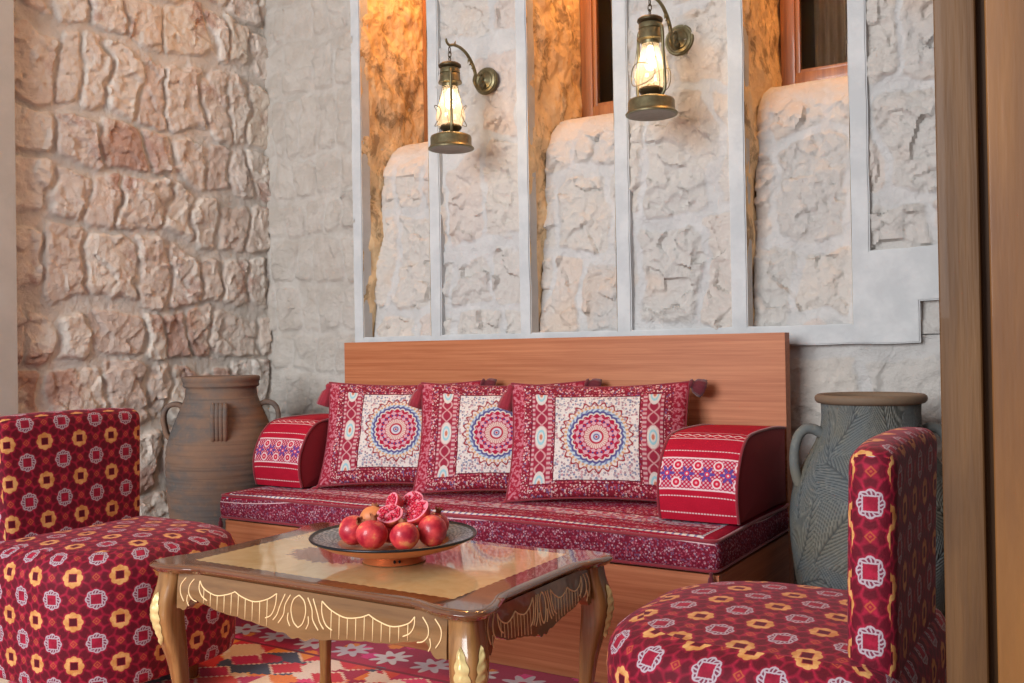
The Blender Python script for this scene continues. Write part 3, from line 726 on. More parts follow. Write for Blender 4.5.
def softbox(mb, c, half, r, n=(20, 12, 4), warp=None, uvf=None, k=4):
    key = {}; V = []; F = []; U = []
    T = [ticks(half[i], r, n[i], k) for i in range(3)]
    def rnd(p):
        q = [max(-(half[i] - r), min(half[i] - r, p[i])) for i in range(3)]; d = [p[i] - q[i] for i in range(3)]
        L = sqrt(sum(x * x for x in d))
        return p if L < 1e-9 or sum(1 for x in d if abs(x) > 1e-9) < 2 else [q[i] + d[i] / L * r for i in range(3)]
    def vid(p):
        kk = tuple(round(x, 6) for x in p)
        if kk not in key:
            key[kk] = len(V); q = rnd(p); q = warp(q) if warp else q; V.append((c[0] + q[0], c[1] + q[1], c[2] + q[2]))
        return key[kk]
    for ax in range(3):
        o1, o2 = [(1, 2), (0, 2), (0, 1)][ax]
        for sg in (-1, 1):
            for i in range(len(T[o1]) - 1):
                for j in range(len(T[o2]) - 1):
                    ps = []
                    for a_, b_ in ((i, j), (i + 1, j), (i + 1, j + 1), (i, j + 1)):
                        p = [0, 0, 0]; p[ax] = sg * half[ax]; p[o1] = T[o1][a_]; p[o2] = T[o2][b_]; ps.append(p)
                    flip = (sg < 0) != (ax == 1)
                    if flip: ps.reverse()
                    F.append([vid(p) for p in ps]); U.append([uvf(ax, sg, p) if uvf else (p[o1], p[o2]) for p in ps])
    mb.add(V, F, U); return mb

# ------------------------------------------------------------------ the wooden bench
XL, XR, YF, YB = -2.61, -0.828, 2.317, 2.944
def build_sofa():
    s = empty('wooden_bench', (XL, YF, 0), label='long wooden bench with a tall plain veneered headboard against the stone wall', cat='bench')
    W = XR - XL; D = YB - YF
    b = MB(); box(b, 0, W, 0, 0.02, 0.0, 0.326, 0.0015); b.build('front_panel', BENCH, s)
    for x in (0, W - 0.02):
        b = MB(); box(b, x, x + 0.02, 0.0205, D, 0.0, 0.326, 0.0015); b.build('side_panel', BENCH_SIDE, s)
    b = MB(); box(b, 0.021, W - 0.021, 0.021, D, 0.29, 0.322, 0.001); b.build('seat_board', BENCH, s)
    b = MB(); box(b, 0.0, W, D + 0.0005, D + 0.051, 0.0, 0.942, 0.002); b.build('headboard', BENCH, s)
build_sofa()

def build_mattress():
    cx = (XL + XR) / 2; hx = (XR - XL) / 2 + 0.007; hy = (YB - YF) / 2 + 0.008; hz = 0.048; y0 = -hy
    nz = Noise(123)
    def warp(p):
        x, y, z = p
        w = float(nz.fbm(np.array(x * 3 + 10), np.array(y * 4 + 3), 2)) * 0.008
        k = (z + hz) / (2 * hz)
        bul = 0.007 * (1 - (z / hz) ** 2)
        yy = y - bul if y < 0 else y
        xx = x + bul * (1 if x > 0 else -1) * (abs(x) / hx) ** 6
        return [xx, yy if y < 0.25 else y, z + (w - 0.004 * (x / hx) ** 2) * k]
    def uvf(ax, sg, p):
        x, y, z = p
        if ax == 1: return (x, z + hz)
        if ax == 2: return (x, 2 * hz + (y - y0) if sg > 0 else 0.0)
        return (y, min(z + hz, 0.085))
    m = MB(); softbox(m, (0, 0, hz), (hx, hy, hz), 0.022, (90, 30, 4), warp, uvf)
    o = m.build('seat_mattress', MATTRESS, smooth=180, label='long flat crimson woven mattress with floral bands and beaded stripe on the wooden bench', cat='mattress')
    o.location = (cx - 0.009, YF - 0.008 + hy, 0.327)
    P = []
    r = 0.02
    def loop(z, e):
        L = [(-hx - e + r, -hy - e), (hx + e - r, -hy - e), (hx + e - r * .3, -hy - e + r * .3), (hx + e, -hy - e + r), (hx + e, hy - .004)]
        L = [(-hx - e, hy - .004), (-hx - e, -hy - e + r), (-hx - e + r * .3, -hy - e + r * .3)] + L
        return L
    for z, nm in ((0.011, 'lower_piping'), (0.088, 'upper_piping')):
        pts = []
        L = loop(z, 0.001)
        for a, c in zip(L, L[1:]):
            k = max(1, int(math.hypot(a[0] - c[0], a[1] - c[1]) / 0.03))
            for i in range(k):
                x = a[0] + (c[0] - a[0]) * i / k; y = a[1] + (c[1] - a[1]) * i / k
                pts.append((x, y - (0.003 if z < .05 else 0.0), z + (float(nz.fbm(np.array(x * 3 + 10), np.array(y * 4 + 3), 2)) * 0.008 - 0.004 * (x / hx) ** 2 if z > .05 else 0) * 0.92))
        pts.append((L[-1][0], L[-1][1], z))
        b = MB(); tube(b, pts, 0.0045, 8); b.build(nm, PIPING, o, smooth=180)
    for sx in (-1, 1):
        t = tassel(0.035, 0.008); t.build('tassel', TASSELD, o, smooth=180); COL.objects[-1].location = (sx * (hx - 0.02), -hy - 0.006, 0.008) if False else (0, 0, 0)
        ob = [c for c in o.children if c.name.startswith('tassel')][-1]; ob.location = (sx * (hx - 0.012), -hy - 0.010, 0.010)
def tassel(L=0.05, r=0.013, dirn=None):
    """hangs down from its origin: knot, waist and fringed skirt"""
    m = MB(); prof = [(0.0008, 0.0), (r * .45, -L * .03), (r * .62, -L * .12), (r * .5, -L * .22), (r * .42, -L * .27), (r * .8, -L * .42), (r * 1.0, -L * .75), (r * 1.05, -L * .98), (r * .9, -L), (0.0008, -L * .97)]
    lathe(m, prof, 28, lobes=lambda a, z: 1 + (0.10 * sin(a * 11) if z < -L * .3 else 0)); return m
build_mattress()

def build_bolster(x0, x1, label):
    w = x1 - x0; y0, y1, H = 2.485, 2.936, 0.231
    prof = crspline([(0.0, 0.004, 0.0), (0, -0.008, 0.04), (0, -0.010, 0.085), (0, 0.0, 0.128), (0, 0.033, 0.184), (0, 0.082, 0.221), (0, 0.15, H), (0, 0.26, H + 0.002), (0, 0.36, H), (0, y1 - y0, H - 0.008)], 5)
    prof = [(p.y, p.z) for p in prof] + [(y1 - y0, 0.1), (y1 - y0, 0.0)]
    L = [0.0]
    for a, c in zip(prof, prof[1:]): L.append(L[-1] + math.hypot(c[0] - a[0], c[1] - a[1]))
    o = MB(); X_ = np.linspace(-w / 2, w / 2, 15)
    R = [[(float(x), y - 0.004 * (1 - (x / (w / 2)) ** 4), z + (0.004 * (1 - (x / (w / 2)) ** 4) if z > 0.03 else 0)) for (y, z) in prof] for x in X_]
    # uv: u along x, v = length round the roll
    V = [p for r in R for p in r]; n = len(prof); F = []; U = []
    for j in range(len(X_) - 1):
        for i in range(n - 1):
            F.append((j * n + i, (j + 1) * n + i, (j + 1) * n + i + 1, j * n + i + 1)); U.append([(X_[j], L[i]), (X_[j + 1], L[i]), (X_[j + 1], L[i + 1]), (X_[j], L[i + 1])])
    for i in [0]:
        pass
    o.add(V, F, U)
    root = o.build('bolster_armrest', BOLSTER, smooth=180, label=label, cat='bolster', group='bolster armrests on the bench')
    root.location = ((x0 + x1) / 2, y0, 0.4265)
    for sx in (-1, 1):
        m = MB(); cy = (y1 - y0) / 2; cz = 0.09
        S0 = [(sx * w / 2, y, z) for y, z in prof]; rr = [S0]
        for q, bulge in ((0.9, 0.006), (0.5, 0.012), (0.02, 0.014)): rr.append([(sx * (w / 2 + bulge), cy + (y - cy) * q, cz + (z - cz) * q) for y, z in prof])
        rings(m, rr, True, False, True); m.build('end_panel', BOLSTER_SIDE, root, smooth=180)
        m = MB(); tube(m, [(sx * (w / 2 + 0.001), y, z + 0.0005) for y, z in prof[:-2]], 0.0042, 8); m.build('piping', PIPING, root, smooth=180)
    return root
build_bolster(-2.634, -2.412, 'small curved red bolster armrest at the left end of the bench beside the brown jar')
build_bolster(-1.055, -0.832, 'large curved red bolster armrest at the right end of the bench beside the carved jar')

# ------------------------------------------------------------------ pillows
def build_pillow(loc, yaw, lean, roll, label, W=0.57, Hh=0.385, T=0.064, seed=1):
    m = MB(); nx, nz_ = 44, 32; nz = Noise(seed); V = []; F = []; U = []; idx = {}
    def sh(a, c):
        # a, c in -1..1 ; outline pinched between the corners
        x = a * W / 2 * (1 - 0.060 * (1 - a * a) * 0 - 0.055 * (1 - c * c)); z = c * Hh / 2 * (1 - 0.085 * (1 - a * a))
        t = T * ((1 - abs(a) ** 2.6) * (1 - abs(c) ** 2.6)) ** 0.55
        t += float(nz.fbm(np.array(a * 3 + 5), np.array(c * 3 + 5), 3)) * 0.014 * (1 - abs(a) ** 4) * (1 - abs(c) ** 4)
        return x, t, z
    for side in (-1, 1):
        for i in range(nx + 1):
            for j in range(nz_ + 1):
                a = sin((i / nx - 0.5) * pi * 0.92) / sin(0.5 * pi * 0.92); c = sin((j / nz_ - 0.5) * pi * 0.92) / sin(0.5 * pi * 0.92)
                edge = i in (0, nx) or j in (0, nz_); key = (0 if edge else side, i, j)
                if key not in idx:
                    x, t, z = sh(a, c); idx[key] = len(V); V.append((x, side * (0 if edge else t), z))
                idx[(side, i, j)] = idx[key]
    for side in (-1, 1):
        for i in range(nx):
            for j in range(nz_):
                q = [(i, j), (i + 1, j), (i + 1, j + 1), (i, j + 1)]
                if side > 0: q.reverse()
                F.append([idx[(side, *p)] for p in q]); 
                U.append([(sin((p[0] / nx - .5) * pi * .92) / sin(.46 * pi) * W / 2 * (0.285 / (W / 2)), sin((p[1] / nz_ - .5) * pi * .92) / sin(.46 * pi) * 0.19) for p in q])
    m.add(V, F, U)
    o = m.build('throw_pillow', PILLOW, smooth=180, label=label, cat='pillow', group='medallion pillows on the bench')
    o.location = loc; o.rotation_euler = (lean, roll, yaw)
    # edge piping
    P = [V[idx[(1, i, 0)]] for i in range(nx + 1)] + [V[idx[(1, nx, j)]] for j in range(1, nz_ + 1)] + [V[idx[(1, i, nz_)]] for i in range(nx - 1, -1, -1)] + [V[idx[(1, 0, j)]] for j in range(nz_ - 1, -1, -1)]
    b = MB(); tube(b, P, 0.0042, 8); b.build('piping', PIPING, o, smooth=180)
    for sx, sz, mt in ((-1, 1, TASSEL), (1, 1, TASSELD), (-1, -1, TASSEL), (1, -1, TASSELD)):
        t = tassel((0.086 if sx < 0 else 0.052) if sz > 0 else 0.04, (0.024 if sx < 0 else 0.027) if sz > 0 else 0.012); ob = t.build('tassel', mt, o, smooth=180)
        ob.location = (sx * W / 2 * 0.99, 0, sz * Hh / 2 * 0.985)
        if sz > 0 and sx < 0: ob.rotation_euler = (-lean * 0.6, 0.30, 0)
        elif sz > 0: ob.rotation_euler = (-lean, -1.25, 0); 
        else: ob.rotation_euler = (0.2, 0.9 * sx * -1, 0)
    return o
pz = 0.427
for (bl, br, tp, lab, sd) in (
    ((-2.365, 2.540), (-1.86, 2.745), 0, 'woven medallion pillow beside the left bolster, leftmost of the three', 1),
    ((-1.957, 2.550), (-1.442, 2.755), 0, 'woven medallion pillow in the middle, partly behind the rightmost pillow', 2),
    ((-1.597, 2.535), (-1.057, 2.745), 0, 'woven medallion pillow fully visible in front, rightmost of the three', 3)):
    dx, dy = br[0] - bl[0], br[1] - bl[1]; yw = atan2(dy, dx); lean = -0.34
    mx, my = (bl[0] + br[0]) / 2, (bl[1] + br[1]) / 2
    hh = 0.19
    nrm = (-sin(yw), cos(yw))
    build_pillow((mx + nrm[0] * hh * sin(-lean), my + nrm[1] * hh * sin(-lean), pz + hh * cos(lean) + 0.004), yw, lean, 0.0, lab, seed=sd)
# ------------------------------------------------------------------ velvet slipper chairs
def chair_outline(k=1.0, e=0.0):
    """D-shaped plan: flat back with small corners, wide rounded front; faces +x"""
    x0, x1, hy = -0.085 + e, 0.432 - e, 0.28 - e; rb = 0.045; rf = 0.20; P = []
    def arc(cx, cy, r, a0, a1, n):
        for i in range(n + 1):
            a = a0 + (a1 - a0) * i / n; P.append((cx + r * cos(a), cy + r * sin(a)))
    rb = max(0.01, rb - e * 0.5); rf = max(0.03, rf - e * 0.5)
    def line(p, q, n):
        for i in range(1, n): P.append((p[0] + (q[0] - p[0]) * i / n, p[1] + (q[1] - p[1]) * i / n))
    arc(x0 + rb, -hy + rb, rb, -pi, -pi / 2, 5); line((x0 + rb, -hy), (x1 - rf, -hy), 10)
    arc(x1 - rf, -hy + rf, rf, -pi / 2, 0, 14); line((x1, -hy + rf), (x1, hy - rf), 5)
    arc(x1 - rf, hy - rf, rf, 0, pi / 2, 14); line((x1 - rf, hy), (x0 + rb, hy), 10)
    arc(x0 + rb, hy - rb, rb, pi / 2, pi, 5); line((x0, hy - rb), (x0, -hy + rb), 12)
    return P
def build_chair(loc, rz, label, uo=(0, 0)):
    c = empty('slipper_chair', loc, rz, label=label, cat='chair', group='velvet slipper chairs')
    base = chair_outline(); L = [0.0]
    for a, b_ in zip(base, base[1:] + base[:1]): L.append(L[-1] + math.hypot(a[0] - b_[0], a[1] - b_[1]))
    prof = [(0.012, 0.085), (0.003, 0.090), (0.0, 0.100), (-0.004, 0.2), (-0.006, 0.29), (-0.008, 0.338), (-0.004, 0.368), (0.006, 0.388), (0.024, 0.403), (0.05, 0.412)]
    m = MB(); R = [[(x, y, z) for x, y in chair_outline(e=e)] for e, z in prof]
    vl = [0.085]
    for a, b_ in zip(prof, prof[1:]): vl.append(vl[-1] + math.hypot(a[0] - b_[0], a[1] - b_[1]))
    rings(m, R, True, us=[l + uo[0] for l in L], vs_=[z + uo[1] for z in vl])
    # top in plan coordinates
    V = []; F = []; U = []; n = len(base); T = [(1.0, 0.412), (0.86, 0.4175), (0.68, 0.4215), (0.45, 0.4235), (0.2, 0.4245)]; O5 = chair_outline(e=0.05)
    nz = Noise(5)
    for e, z in T:
        for x, y in [(0.17 + (x - 0.17) * e, y * e) for x, y in O5]: V.append((x, y, z + (float(nz.fbm(np.array(x * 6 + 9), np.array(y * 6 + 9), 2)) * 0.006 if e < 1 else 0)))
    for j in range(len(T) - 1):
        for i in range(n): F.append((j * n + i, j * n + (i + 1) % n, (j + 1) * n + (i + 1) % n, (j + 1) * n + i))
    F.append(tuple((len(T) - 1) * n + i for i in range(n)))
    U = [[(V[i][0] + uo[0], V[i][1] + 0.02 + uo[1]) for i in f] for f in F]; m.add(V, F, U)
    F0 = [tuple(reversed(range(n)))]; m.add(R[0], F0)
    m.build('seat', VELVET, c, smooth=180)
    # backrest
    hz = 0.322; hy = 0.232; hx = 0.038
    def warp(p):
        x, y, z = p; t = (z + hz) / (2 * hz)
        k = 1 - 0.02 * (abs(z) / hz) ** 2
        top = -0.010 * (abs(y) / hy) ** 4 * max(0.0, (t - 0.8) / 0.2)
        return [x * (1 - 0.08 * t) - 0.012 * t * t + 0.012 * (1 - (y / hy) ** 2) * (1 if x > 0 else 0.4), y * (0.87 + 0.11 * t), z + top]
    def uvf(ax, sg, p):
        x, y, z = p
        if ax == 0: return (y + 0.03 + uo[0], z + 0.02 + uo[1])
        if ax == 1: return (x, z + 0.05 + uo[1])
        return (y + 0.03 + uo[0], hz + x + uo[1])
    m = MB(); softbox(m, (-0.038, 0, 0.744 - hz), (hx, hy, hz), 0.030, (3, 16, 22), warp, uvf, k=5); m.build('backrest', VELVET, c, smooth=180)
    for x in (0.0, 0.28):
        for y in (-0.15, 0.15):
            b = MB(); lathe(b, [(0.014, 0.0), (0.016, 0.004), (0.020, 0.05), (0.021, 0.09)], 16, (0, 0, 0), True, True); o = b.build('leg', LEGW, c); o.location = (x, y, 0.0)
    return c
build_chair((-2.455, 1.655, 0.006), 0.0, 'crimson rosette velvet slipper chair at the left of the table facing right', (0.02, 0.0))
build_chair((-0.345, 1.72, 0.006), pi, 'crimson rosette velvet slipper chair at the right beside the timber door', (0.0, 0.03))
# ------------------------------------------------------------------ rug
def build_rug():
    m = MB(); x0, x1, y0, y1 = -2.72, -0.20, 0.5, 2.308; nx, ny = 60, 50; nz = Noise(44)
    V = [(x0 + (x1 - x0) * i / nx, y0 + (y1 - y0) * j / ny, 0.005 + 0.0006 * float(nz.fbm(np.array(i * .3), np.array(j * .3), 2))) for j in range(ny + 1) for i in range(nx + 1)]
    F = [(j * (nx + 1) + i, j * (nx + 1) + i + 1, (j + 1) * (nx + 1) + i + 1, (j + 1) * (nx + 1) + i) for j in range(ny) for i in range(nx)]
    m.add(V, F); box(m, x0, x1, y0, y1, 0.0003, 0.0042)
    m.build('kilim_rug', RUG, smooth=30, label='patterned kilim rug with flowers and diamonds under the coffee table', cat='rug')
build_rug()

# ------------------------------------------------------------------ carved coffee table
TW, TD, TZ = 0.828, 0.522, 0.455
def outline(off=0.0):
    a, b = TW / 2, TD / 2
    q = [(a - 0.006, 0.0), (a - 0.006, b - 0.17), (a - 0.003, b - 0.115), (a + 0.010, b - 0.082), (a + 0.021, b - 0.048), (a + 0.022, b - 0.012), (a + 0.008, b + 0.010), (a - 0.018, b + 0.019), (a - 0.055, b + 0.018), (a - 0.092, b + 0.008), (a - 0.13, b - 0.004), (a - 0.19, b - 0.006)]
    q1 = q; q2 = [(-x, y) for x, y in reversed(q)]; q3 = [(-x, -y) for x, y in q]; q4 = [(x, -y) for x, y in reversed(q)]
    P = q1 + q2 + q3[1:] + q4; P = P[:-1]
    P = [(p.x, p.y) for p in crspline([(x, y, 0) for x, y in P], 5, closed=True)]
    if off:
        n = len(P); out = []
        for i in range(n):
            a_, c_ = P[i - 1], P[(i + 1) % n]; tx, ty = c_[0] - a_[0], c_[1] - a_[1]; l = math.hypot(tx, ty) or 1
            out.append((P[i][0] - ty / l * off, P[i][1] + tx / l * off))
        P = out
    return P
def build_table():
    t = empty('coffee_table', (-1.344, 1.626, 0.006), -0.004, label='carved wooden coffee table with gilded scalloped apron and glossy inlaid top on the rug', cat='table')
    Z = TZ - 0.006
    m = MB(); prof = [(0.020, Z - 0.021), (0.012, Z - 0.020), (0.007, Z - 0.017), (0.005, Z - 0.013), (0.001, Z - 0.011), (-0.001, Z - 0.007), (0.0005, Z - 0.004), (0.004, Z - 0.0018), (0.009, Z - 0.0006), (0.014, Z)]
    R = [[(x, y, z) for x, y in outline(o)] for o, z in prof]
    rings(m, R, True, True, False); n = len(R[0])
    # flat top with plan uvs
    m.add(R[-1], [tuple(range(n))], [[(p[0], p[1]) for p in R[-1]]])
    m.f[-1] = tuple(m.f[-1])
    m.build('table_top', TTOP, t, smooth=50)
    # fix moulding uvs: keep it plain frame wood (uv far outside the inlay)
    me = t.children[0].data; uvl = me.uv_layers[0].data
    for p in me.polygons[:-1]:
        for li in p.loop_indices: uvl[li].uv = (uvl[li].uv[0] * 2.6 + 5.0, uvl[li].uv[1] * 0.05)
    # legs
    hx, hy = TW / 2 - 0.028, TD / 2 - 0.028; ztop = Z - 0.020
    tab = [(0.0, 0.016, 0.019), (0.012, 0.017, 0.021), (0.03, 0.009, 0.016), (0.06, 0.0, 0.0135), (0.11, -0.010, 0.0140), (0.17, -0.010, 0.0165), (0.23, -0.003, 0.021), (0.28, 0.007, 0.028), (0.32, 0.016, 0.033), (0.348, 0.018, 0.0345), (0.375, 0.012, 0.034), (0.40, 0.004, 0.032), (ztop, 0.0, 0.032)]
    zs = sorted(set([q[0] for q in tab] + list(np.linspace(0, ztop, 44))))
    sm = lambda z: interp(tab, z)
    def sec(z, s, az, half=None):
        pass
    for sx in (-1, 1):
        for sy in (-1, 1):
            d = Vector((sx, sy, 0)).normalized(); az0 = atan2(sy, sx); R = []
            def pt(z, a, extra=0.0):
                zz = [max(0, min(ztop, z + dz)) for dz in (-0.012, 0, 0.012)]; vals = [sm(q) for q in zz]; off = sum(v[0] for v in vals) / 3; r = sum(v[1] for v in vals) / 3
                sq = 1.0 / (abs(cos(a)) ** 4 + abs(sin(a)) ** 4) ** 0.25          # rounded square aligned with the frame
                rr = r * (0.88 * sq) + extra
                return (d.x * off + rr * cos(a), d.y * off + rr * sin(a), z)
            for z in zs: R.append([pt(z, 2 * pi * i / 28) for i in range(28)])
            g = MB(); rings(g, R, True, True, True); o = g.build('leg', LEGW, t, smooth=60); o.location = (sx * hx, sy * hy, 0)
            # two gilded acanthus leaves on the knee
            for s2 in (-1, 1):
                ac = az0 + s2 * 0.64; Rr = []
                for k in range(33):
                    f = k / 32; z = 0.270 + f * 0.110; wd = 0.52 * (sin(pi * min(1, f * 0.96 + 0.04)) ** 0.7) * (0.75 + 0.25 * abs(sin(f * pi * 5))) + 0.01
                    Rr.append([pt(z + 0.006 * abs(q / 4), ac + wd * q / 4, 0.001 + 0.0075 * (1 - abs(q) / 4.2) * (0.55 + 0.55 * abs(sin(f * pi * 6 + abs(q) * 0.9)))) for q in range(-4, 5)])
                g = MB(); rings(g, Rr, False); g.build('carved_leaf', GOLDLEAF, o, smooth=180)
    # aprons with a scalloped lower edge and line inlay
    def apron(Lh, frame, name):
        # s in -1..1 -> drop of the lower edge
        def drop(s):
            a = abs(s); base = sum(interp(T_, abs(a + q))[0] for q in (-0.02, -0.01, 0.0, 0.01, 0.02)) / 5
            return (base + 0.0014 * abs(sin(a * 26))) * 1.18
        T_ = [(0, 0.075), (0.05, 0.080), (0.10, 0.071), (0.14, 0.073), (0.30, 0.066), (0.50, 0.060), (0.62, 0.058), (0.80, 0.046), (0.875, 0.040), (0.90, 0.056), (0.94, 0.070), (0.975, 0.062), (1.0, 0.066), (1.1, 0.066)]
        ns = 120; g = MB(); A = []; zt = ztop + 0.001
        F_ = []; B_ = []; rows = 4
        V = []; F = []
        for i in range(ns + 1):
            s = -1 + 2 * i / ns; d_ = drop(s)
            for side in (0, 1):
                for k in range(rows + 1):
                    f = k / rows; bow = 0.006 * sin(f * pi * 0.55) 
                    V.append(frame(s * Lh, (-0.009 if side else 0.009) + (bow if side == 0 else bow * 0.5), zt - d_ * f))
        st = 2 * (rows + 1)
        for i in range(ns):
            for k in range(rows):
                a = i * st + k; F.append((a, a + 1, a + st + 1, a + st)); b2 = a + rows + 1; F.append((b2, b2 + st, b2 + st + 1, b2 + 1))
            a = i * st + rows; F.append((a, a + rows + 1, a + rows + 1 + st, a + st)); a = i * st; F.append((a, a + st, a + st + rows + 1, a + rows + 1))
        for i in (0, ns):
            base_ = i * st
            F.append(tuple([base_ + k for k in range(rows + 1)] + [base_ + rows + 1 + k for k in range(rows, -1, -1)]))
        g.add(V, F); o = g.build(name, TABLE, t, smooth=40)
        # inlay
        q = MB()
        def line(pts, r=0.0014):
            P = []
            for s, dd in pts:
                d_ = drop(s); f = min(1, dd / d_); P.append(frame(s * Lh, 0.009 + 0.006 * sin(f * pi * 0.55) + 0.0003, zt - dd))
            tube(q, P, r, 6)
        def curve(pts, k=7): return [(p.x, p.y) for p in crspline([(a, c, 0) for a, c in pts], k)]
        for sg in (-1, 1):
            S = lambda L_: [(sg * a, c) for a, c in L_]
            # festoon: two swags meeting in a peak
            sw1 = curve([(0.17, 0.012), (0.24, 0.026), (0.34, 0.035), (0.44, 0.030), (0.50, 0.022)]); sw2 = curve([(0.50, 0.022), (0.56, 0.030), (0.66, 0.036), (0.76, 0.026), (0.80, 0.012)])
            line(S(sw1)); line(S(sw2))
            allp = sw1 + sw2
            for a in np.linspace(0.24, 0.76, 10):
                y = float(np.interp(a, [p[0] for p in allp], [p[1] for p in allp])); line([(sg * float(a), y), (sg * float(a), drop(a) - 0.003)], 0.0010)
            line(S(curve([(0.17, 0.012), (0.175, 0.035), (0.205, 0.055), (0.25, 0.063)])))      # curls under the swag ends
            line(S(curve([(0.80, 0.012), (0.80, 0.028), (0.775, 0.042), (0.73, 0.050)])))
            line(S(curve([(0.85, 0.010), (0.885, 0.024), (0.89, 0.040), (0.86, 0.052), (0.82, 0.056)]))); line(S(curve([(0.925, 0.010), (0.965, 0.026), (0.965, 0.044), (0.935, 0.060)])))
            line(S(curve([(0.90, 0.045), (0.905, 0.058), (0.89, 0.068)])))
            line(S(curve([(0.0, 0.008), (0.04, 0.018), (0.055, 0.038), (0.035, 0.060), (0.0, 0.070)])))   # oval
            line(S(curve([(0.065, 0.010), (0.10, 0.030), (0.11, 0.050), (0.15, 0.068)]))); line(S(curve([(0.105, 0.010), (0.14, 0.035), (0.16, 0.052), (0.19, 0.064)])))
            line(S(curve([(0.075, 0.045), (0.078, 0.058), (0.06, 0.070)])))
        q.build('inlay', GOLD, o, smooth=180)
    ax, ay = hx - 0.030, hy - 0.030; fy = TD / 2 - 0.022; fx = TW / 2 - 0.022
    apron(ax, lambda s, o_, z: (s, -fy - o_, z), 'apron'); apron(ax, lambda s, o_, z: (-s, fy + o_, z), 'apron')
    apron(ay, lambda s, o_, z: (fx + o_, s, z), 'apron'); apron(ay, lambda s, o_, z: (-fx - o_, -s, z), 'apron')
    return t
build_table()

# ------------------------------------------------------------------ footed dish and pomegranates
DC = Vector((-1.297, 1.612, 0.456))
def build_dish():
    m = MB(); lathe(m, [(0.001, 0.030), (0.06, 0.030), (0.105, 0.034), (0.118, 0.041), (0.130, 0.044), (0.150, 0.048), (0.171, 0.0535), (0.1755, 0.0555), (0.1765, 0.054)], 96)
    d = m.build('footed_dish', DISH, smooth=180, label='round engraved footed dish with dark rim holding pomegranates on the coffee table', cat='dish'); d.location = DC
    m = MB(); lathe(m, [(0.1765, 0.0535), (0.168, 0.048), (0.145, 0.036), (0.110, 0.025), (0.066, 0.020), (0.058, 0.016), (0.062, 0.008), (0.068, 0.001), (0.066, 0.0), (0.054, 0.001), (0.050, 0.016), (0.001, 0.022)], 72); m.build('foot', COPPER, d, smooth=60)
    m = MB(); lathe(m, [(0.1745, 0.0545), (0.1765, 0.0575), (0.1785, 0.0545), (0.1765, 0.0515), (0.1745, 0.0545)], 96); m.build('rim', BLACKRIM, d, smooth=180)
    for a0 in (0,):
        for k in (-1, 1):
            a = a0 - 0.80 + k * 0.08; c = Vector((0.0655 * cos(a), 0.0655 * sin(a), 0.009)); n = Vector((cos(a), sin(a), -0.6)).normalized()
            m = MB(); tube(m, [c - n * 0.003, c + n * 0.0012], 0.0026, 10); m.build('pierced_hole', HOLE, d)
build_dish()
def orient(o, direction, spin=0.0):
    o.rotation_euler = Vector(direction).to_track_quat('Z', 'Y').to_euler()
def pomegranate(p, r, direction, label, mat=None):
    m = MB(); prof = []
    for i in range(21):
        a = -pi / 2 + pi * i / 20; prof.append((max(0.0005, r * cos(a) * (1 + 0.03 * sin(a))), r * sin(a) * 0.93))
    lathe(m, prof, 36, lobes=lambda a, z: 1 + 0.022 * cos(a * 6) * (1 - abs(z) / r))
    o = m.build('pomegranate', mat or POME, smooth=180, label=label, cat='pomegranate', group='whole pomegranates in the dish'); o.location = p; orient(o, direction)
    c = MB(); R = []
    for k, (q, z) in enumerate([(0.22, 0.86), (0.20, 0.98), (0.22, 1.10), (0.30, 1.24), (0.26, 1.24), (0.17, 1.08), (0.15, 0.95), (0.02, 0.93)]):
        R.append([(r * q * cos(2 * pi * i / 24), r * q * sin(2 * pi * i / 24), r * (z + (0.10 * cos(6 * 2 * pi * i / 24) if k in (3, 4) else 0))) for i in range(24)])
    rings(c, R, True, False, True); c.build('crown', CROWN, o, smooth=60); return o
def cut_pomegranate(p, r, direction, label, wedge=1.0):
    """half fruit: skin bowl below, cut face with arils towards `direction`"""
    m = MB(); prof = [(max(0.0005, r * sin(a)), -r * 0.95 * cos(a)) for a in np.linspace(0, pi / 2, 12)]
    prof += [(r * 0.985, 0.001)]
    lathe(m, prof, 36); o = m.build('cut_pomegranate', POME, smooth=50, label=label, cat='pomegranate', group='cut pomegranate pieces in the dish')
    f = MB(); lathe(f, [(r * 0.985, 0.001), (r * 0.90, 0.002), (r * 0.6, -0.001), (0.0005, 0.001)], 36); f.build('cut_face', PITH, o, smooth=180)
    rr = random.Random(hash(label) % 1000 if False else len(label)); s = MB()
    for k in range(120):
        a = rr.uniform(0, 2 * pi); q = r * 0.84 * sqrt(rr.random())
        if abs((a * 6 / (2 * pi)) % 1 - 0.5) > 0.42 or q < r * 0.1: continue
        b = bmesh.new(); bmesh.ops.create_icosphere(b, subdivisions=1, radius=r * rr.uniform(0.095, 0.13)); b.transform(Matrix.Translation((q * cos(a), q * sin(a), 0.0015)) @ Matrix.Diagonal((1, rr.uniform(.7, 1), rr.uniform(.7, 1), 1)))
        s.bm(b)
    s.build('arils', ARIL, o, smooth=180, kind='stuff')
    if wedge < 1: o.scale = (1, wedge, 1)
    o.location = p; orient(o, direction); return o
z0 = 0.522
pomegranate((-1.364, 1.560, z0), 0.0320, (0.75, -0.25, 0.65), 'whole red pomegranate at the far left of the dish, crown turned right')
pomegranate((-1.2975, 1.541, z0 + 0.0005), 0.0330, (0.05, 0.15, 1.0), 'whole pink-red pomegranate with upright crown at the front of the dish')
pomegranate((-1.2315, 1.566, z0 - 0.002), 0.0305, (-0.5, 0.5, 0.75), 'small smooth round red pomegranate at the front right of the dish')
pomegranate((-1.211, 1.634, z0 + 0.0), 0.0335, (-0.55, -0.80, 0.10), 'orange-red pomegranate at the right of the dish, crown facing left')
